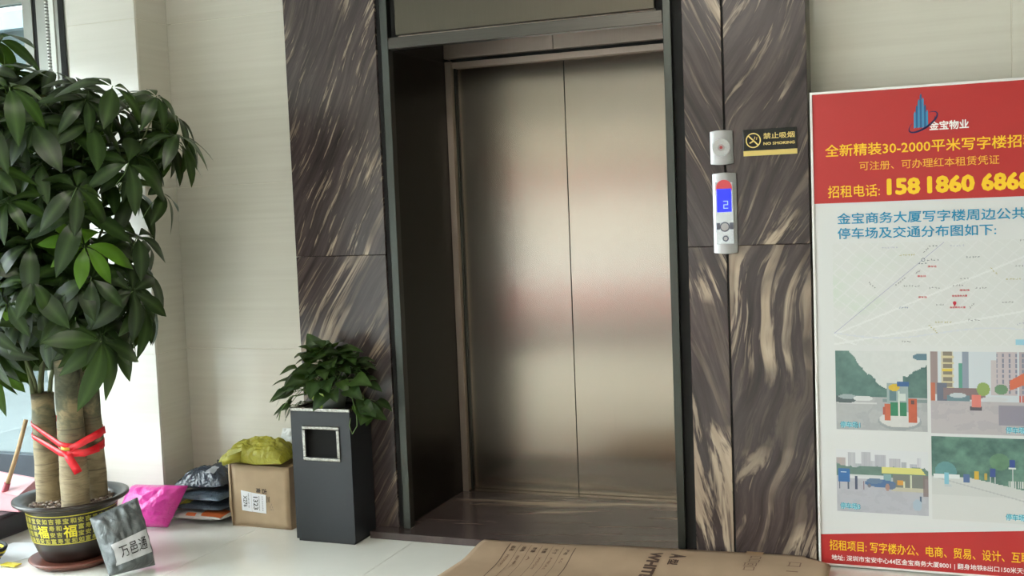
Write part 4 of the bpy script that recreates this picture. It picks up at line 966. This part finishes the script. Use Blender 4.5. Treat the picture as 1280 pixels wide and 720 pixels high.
def boxtext(s, u0, u1, v0, v1, m, bold=.0):
    # text turned a quarter clockwise: reads downwards
    b = MB(); text_rect(b, s, (0, 1, 0, 1), lambda p, q: (u0+(u1-u0)*q, FY-.001, v1-(v1-v0)*p), bold); return b.build('lettering', m, bx)
greyink = mat('grey_ink', (90, 90, 96), .6)
boxtext('X276', -.090, -.070, .095, .148, ink, .01); boxtext('1323', -.036, -.012, .085, .145, ink, .01); boxtext('客服热线服务', -.008, -.002, .08, .15, greyink); boxtext('收件信息快递单', .010, .016, .08, .15, greyink); boxtext('快递单号', -.064, -.058, .09, .16, greyink)
cardink = mat('carton_print', (60, 52, 46), .7)
boxtext('南', -.018, .006, .165, .186, cardink, .03); boxtext('古', .014, .040, .160, .186, cardink, .03); boxtext('三', .036, .052, .120, .152, cardink, .03); boxtext('一二三', .052, .068, .085, .118, greyink)
# yellow bag over the box
o, sf = pouch('plastic_sack', 'crumpled yellow-green plastic sack lying on the cardboard carton', 'bag', [(-3.12, -.10, .302), (-2.775, -.10, .302), (-2.765, .06, .325), (-3.08, .07, .325)], .095, poliv, nx=44, ny=30, wr=.026, seed=37, flatback=.06, ws=8, pexp=.5)
b = MB(); vs = []
TP = [(-3.105, -.075, .310), (-3.07, -.09, .335), (-3.02, -.07, .360), (-2.99, -.03, .345)]
MB().add([(-.045, -.01, -.018), (-.028, -.035, .012), (.02, -.045, .030), (.07, -.02, .050), (.06, -.025, .0), (.01, -.04, -.008), (-.035, -.015, -.024)], [(0, 1, 6), (1, 2, 5, 6), (2, 3, 4, 5)], 0, True).build('loose_corner', poliv, o).location = (.055, .02, .022)
o.children[0].location = (-.10, .012, .022)
ch = o.children[0]; ch.modifiers.new('t', 'SOLIDIFY').thickness = .006
wbb = mat('bubble_wrap', (206, 208, 206), .3)
o2, sf2 = pouch('bubble_wrap', 'folded white bubble wrap behind the yellow-green sack', 'wrap', [(-2.93, .095, .293), (-2.76, .095, .293), (-2.735, .115, .440), (-2.90, .115, .430)], .022, wbb, wr=.008, seed=41, ws=12)

# ================================================================ LEFT CORNER CLUTTER
blb = thing('low_black_box', 'low black plastic box on the floor under the left window', 'box', (-4.30, -.58, 0))
pbk = mat('black_plastic', (44, 46, 49), .35)
b = MB().add([(-.35, -.42, 0), (.28, -.42, 0), (.28, .38, 0), (-.35, .38, 0), (-.36, -.43, .105), (.29, -.43, .105), (.29, .39, .105), (-.36, .39, .105)], [(0, 3, 2, 1), (0, 1, 5, 4), (1, 2, 6, 5), (2, 3, 7, 6), (3, 0, 4, 7), (4, 5, 6, 7)]); b.build('body', pbk, blb, bevel=.012)
MB().box((-.368, -.438, .105), (.298, .398, .118)).build('lid', mat('black_lid', (58, 60, 64), .3), blb, bevel=.004)
# pink dustpan with stick
dp = thing('dustpan', 'translucent pink long-handled dustpan standing on the low black box', 'dustpan', (-4.09, -.42, .119))
pk = mat('pink_plastic', (224, 160, 168), .35, 0, .10, 12, Transmission_Weight=.15)
vs = [(-.20, -.055, 0), (.14, -.055, 0), (.14, .075, .0), (-.20, .075, 0), (-.20, -.045, .105), (.13, -.045, .075), (.12, .09, .125), (-.20, .09, .155)]
o = MB().add(vs, [(0, 3, 2, 1), (0, 1, 5, 4), (1, 2, 6, 5), (2, 3, 7, 6), (3, 0, 4, 7)]).build('pan', pk, dp, bevel=.006); o.modifiers.new('t', 'SOLIDIFY').thickness = .004
MB().add([(-.19, -.043, .100), (.125, -.043, .072), (.115, .085, .122), (-.19, .085, .152)], [(0, 1, 2, 3)]).build('lid', mat('pale_pink_plastic', (234, 190, 196), .4), dp)
MB().tube([(.03, -.02, .085), (.115, -.005, .29), (.165, .0, .42)], [.011, .010, .010], 12).build('handle', mat('wooden_stick', (186, 156, 116), .6, 0, .1, 30), dp)
MB().tube([(.018, -.023, .062), (.045, -.018, .125)], .0145, 12).build('handle_socket', mat('red_socket', (176, 84, 96), .4), dp)
o, sf = pouch('snack_bag', 'crumpled clear and orange plastic bag behind the pink dustpan', 'bag', [(-4.035, -.20, .125), (-3.885, -.18, .125), (-3.88, -.16, .29), (-4.02, -.17, .30)], .07, plastic('clear_crumple', (214, 204, 208), .2, .2, 1.0, 40), wr=.022, seed=51, ws=12, flatback=.3)
patch(o, sf, 'orange_print', mat('orange_print_bag', (214, 140, 66), .35), .55, .98, .05, .95, 8, .002)
# white paper and strap on the floor
pp_ = MB().add([(-.12, -.10, .001), (.05, -.17, .001), (.17, .04, .001), (.02, .16, .001), (-.1, .09, .012)], [(0, 1, 2, 3, 4)]).build('paper_sheet', mat('white_paper', (232, 234, 238), .6), None, (-3.80, -.66, .0)); pp_.modifiers.new('t', 'SOLIDIFY').thickness = .001
tag(pp_, 'white paper sheet on the floor left of the money tree pot', 'paper')
ks = thing('strap_bundle', 'bundle of black and yellow strap on the floor at the left edge', 'strap', (-3.80, -.80, .0045))
b = MB()
for k in range(6):
    r = .055+.006*k; P = [(-.02+r*1.15*math.cos(a), .0+r*.75*math.sin(a), .012+.010*k+.004*math.sin(3*a+k)) for a in np.linspace(0, 2*PI, 28)]
    o = MB().tube(P, .0085, 6).build('strap_loop', mat('yellow_strap', (214, 196, 46), .5) if k in (1, 4) else mat('black_strap', (30, 30, 32), .6), ks)
MB().box((.095, -.035, .001), (.175, .005, .007)).build('yellow_tab', mat('yellow_strap', (214, 196, 46), .5), ks, bevel=.002)

# ================================================================ FLATTENED CARTON
fc = thing('flattened_cardboard', 'flattened brown cardboard carton on the floor at the elevator threshold', 'cardboard', (-1.1, -.4, 0))
def cz(x, y):   # height of the sheet: lies on the threshold at the back, sags to the floor in front
    t_ = min(1, max(0, (-.11-y)/.22)); return .036*(1-t_*t_*(3-2*t_))+.009*t_+.001*math.sin(x*9)
vs = []; fs = []; nx, ny = 60, 40; y0c, y1c = -1.05, .0
for j in range(ny+1):
    for i in range(nx+1):
        v = j/ny; u = i/nx; y = y0c+(y1c-y0c)*v; xl = -1.835+.035*max(0, (y+.5)/.5) if y > -.5 else -1.835
        xr = -.50 if y > -.02 else -.50+.10*min(1, (-.02-y)/.05); x = xl+(xr-xl)*u
        yy_ = y0c+((-.098+.092*u)-y0c)*v
        vs.append((x+1.1, yy_+.4+.008*math.sin(x*5)*(v > .98), cz(x, yy_)))
for j in range(ny):
    for i in range(nx): a = j*(nx+1)+i; fs.append((a, a+1, a+nx+2, a+nx+1))
kraft = mat('kraft_board', (168, 144, 120), .8, 0, .06, 9, .06, 60)
for k in (0, 1):
    o = MB().add([(x, y, zz-.0035-.004*k if True else 0) if False else (x+(.006*k), y-(.004*k), zz-.0042*k+.001) for x, y, zz in vs], fs, 0, True).build('board_layer', kraft, fc); o.modifiers.new('t', 'SOLIDIFY').thickness = .0035
    if k == 1: o.location = (0, 0, .0)
def gpt(x, y, e=.0022): return (x+1.1, y+.4-.0*x, cz(x, y)+e)
cin = mat('kraft_print', (78, 58, 48), .7); cing = mat('kraft_faint_print', (120, 92, 76), .7)
def gline(x0, y0, x1, y1, w_, m=cin):
    b = MB(); n = 10
    for k in range(n):
        a = [x0+(x1-x0)*k/n, y0+(y1-y0)*k/n]; c_ = [x0+(x1-x0)*(k+1)/n, y0+(y1-y0)*(k+1)/n]
        b.add([gpt(a[0]-w_/2, a[1]), gpt(a[0]+w_/2, a[1]), gpt(c_[0]+w_/2, c_[1]), gpt(c_[0]-w_/2, c_[1])], [(0, 3, 2, 1)])
    return b.build('printed_line', m, fc)
for k in range(7):
    x = -1.670+.0465*k+(.003 if k == 6 else 0); gline(x, -.126, x+.03*0+.022, -.60, .0035 if k in (0, 6) else .0015)
def gtext(s, x0, x1, ya, yb, m=cin, bold=.01, rot=True):
    """reads away from the wall (towards the viewer), letter tops to +x"""
    b = MB(); text_rect(b, s, (0, 1, 0, 1), (lambda p, q: gpt(x0+(x1-x0)*q, ya+(yb-ya)*p)) , bold); return b.build('lettering', m, fc)
for k, (s1, s2) in enumerate((('品名', 'PRODUCT'), ('规格', '型号一'), ('数量', 'A'), ('毛重', 'WEIGHT'), ('尺寸', 'MEAS.'), ('产地', 'KG'))):
    x = -1.662+.0465*k; gtext(s1, x+.008, x+.026, -.150, -.195, cin); gtext(s2, x+.011, x+.022, -.225, -.34 if len(s2) > 2 else -.26, cing)
gtext('A', -1.000, -.935, -.105, -.150, cin, .05); gtext('型', -.995, -.955, -.160, -.205, cin, .03)
gtext('WHITE', -1.080, -1.030, -.105, -.33, cin, .05)
gline(-1.764, -.012, -1.775, -.035, .006); 
gtext('口口', -.70, -.655, -.06, -.13, cing, .0); gtext('口 1', -.55, -.50, -.10, -.19, cing, .0); gtext('回口', -.71, -.66, -.14, -.2, cing, 0)
MB().add([gpt(-.72, -.005), gpt(-.655, -.005), gpt(-.655, -.045), gpt(-.72, -.045)], [(0, 3, 2, 1)]).build('tape', mat('brown_tape', (160, 128, 96), .4), fc)
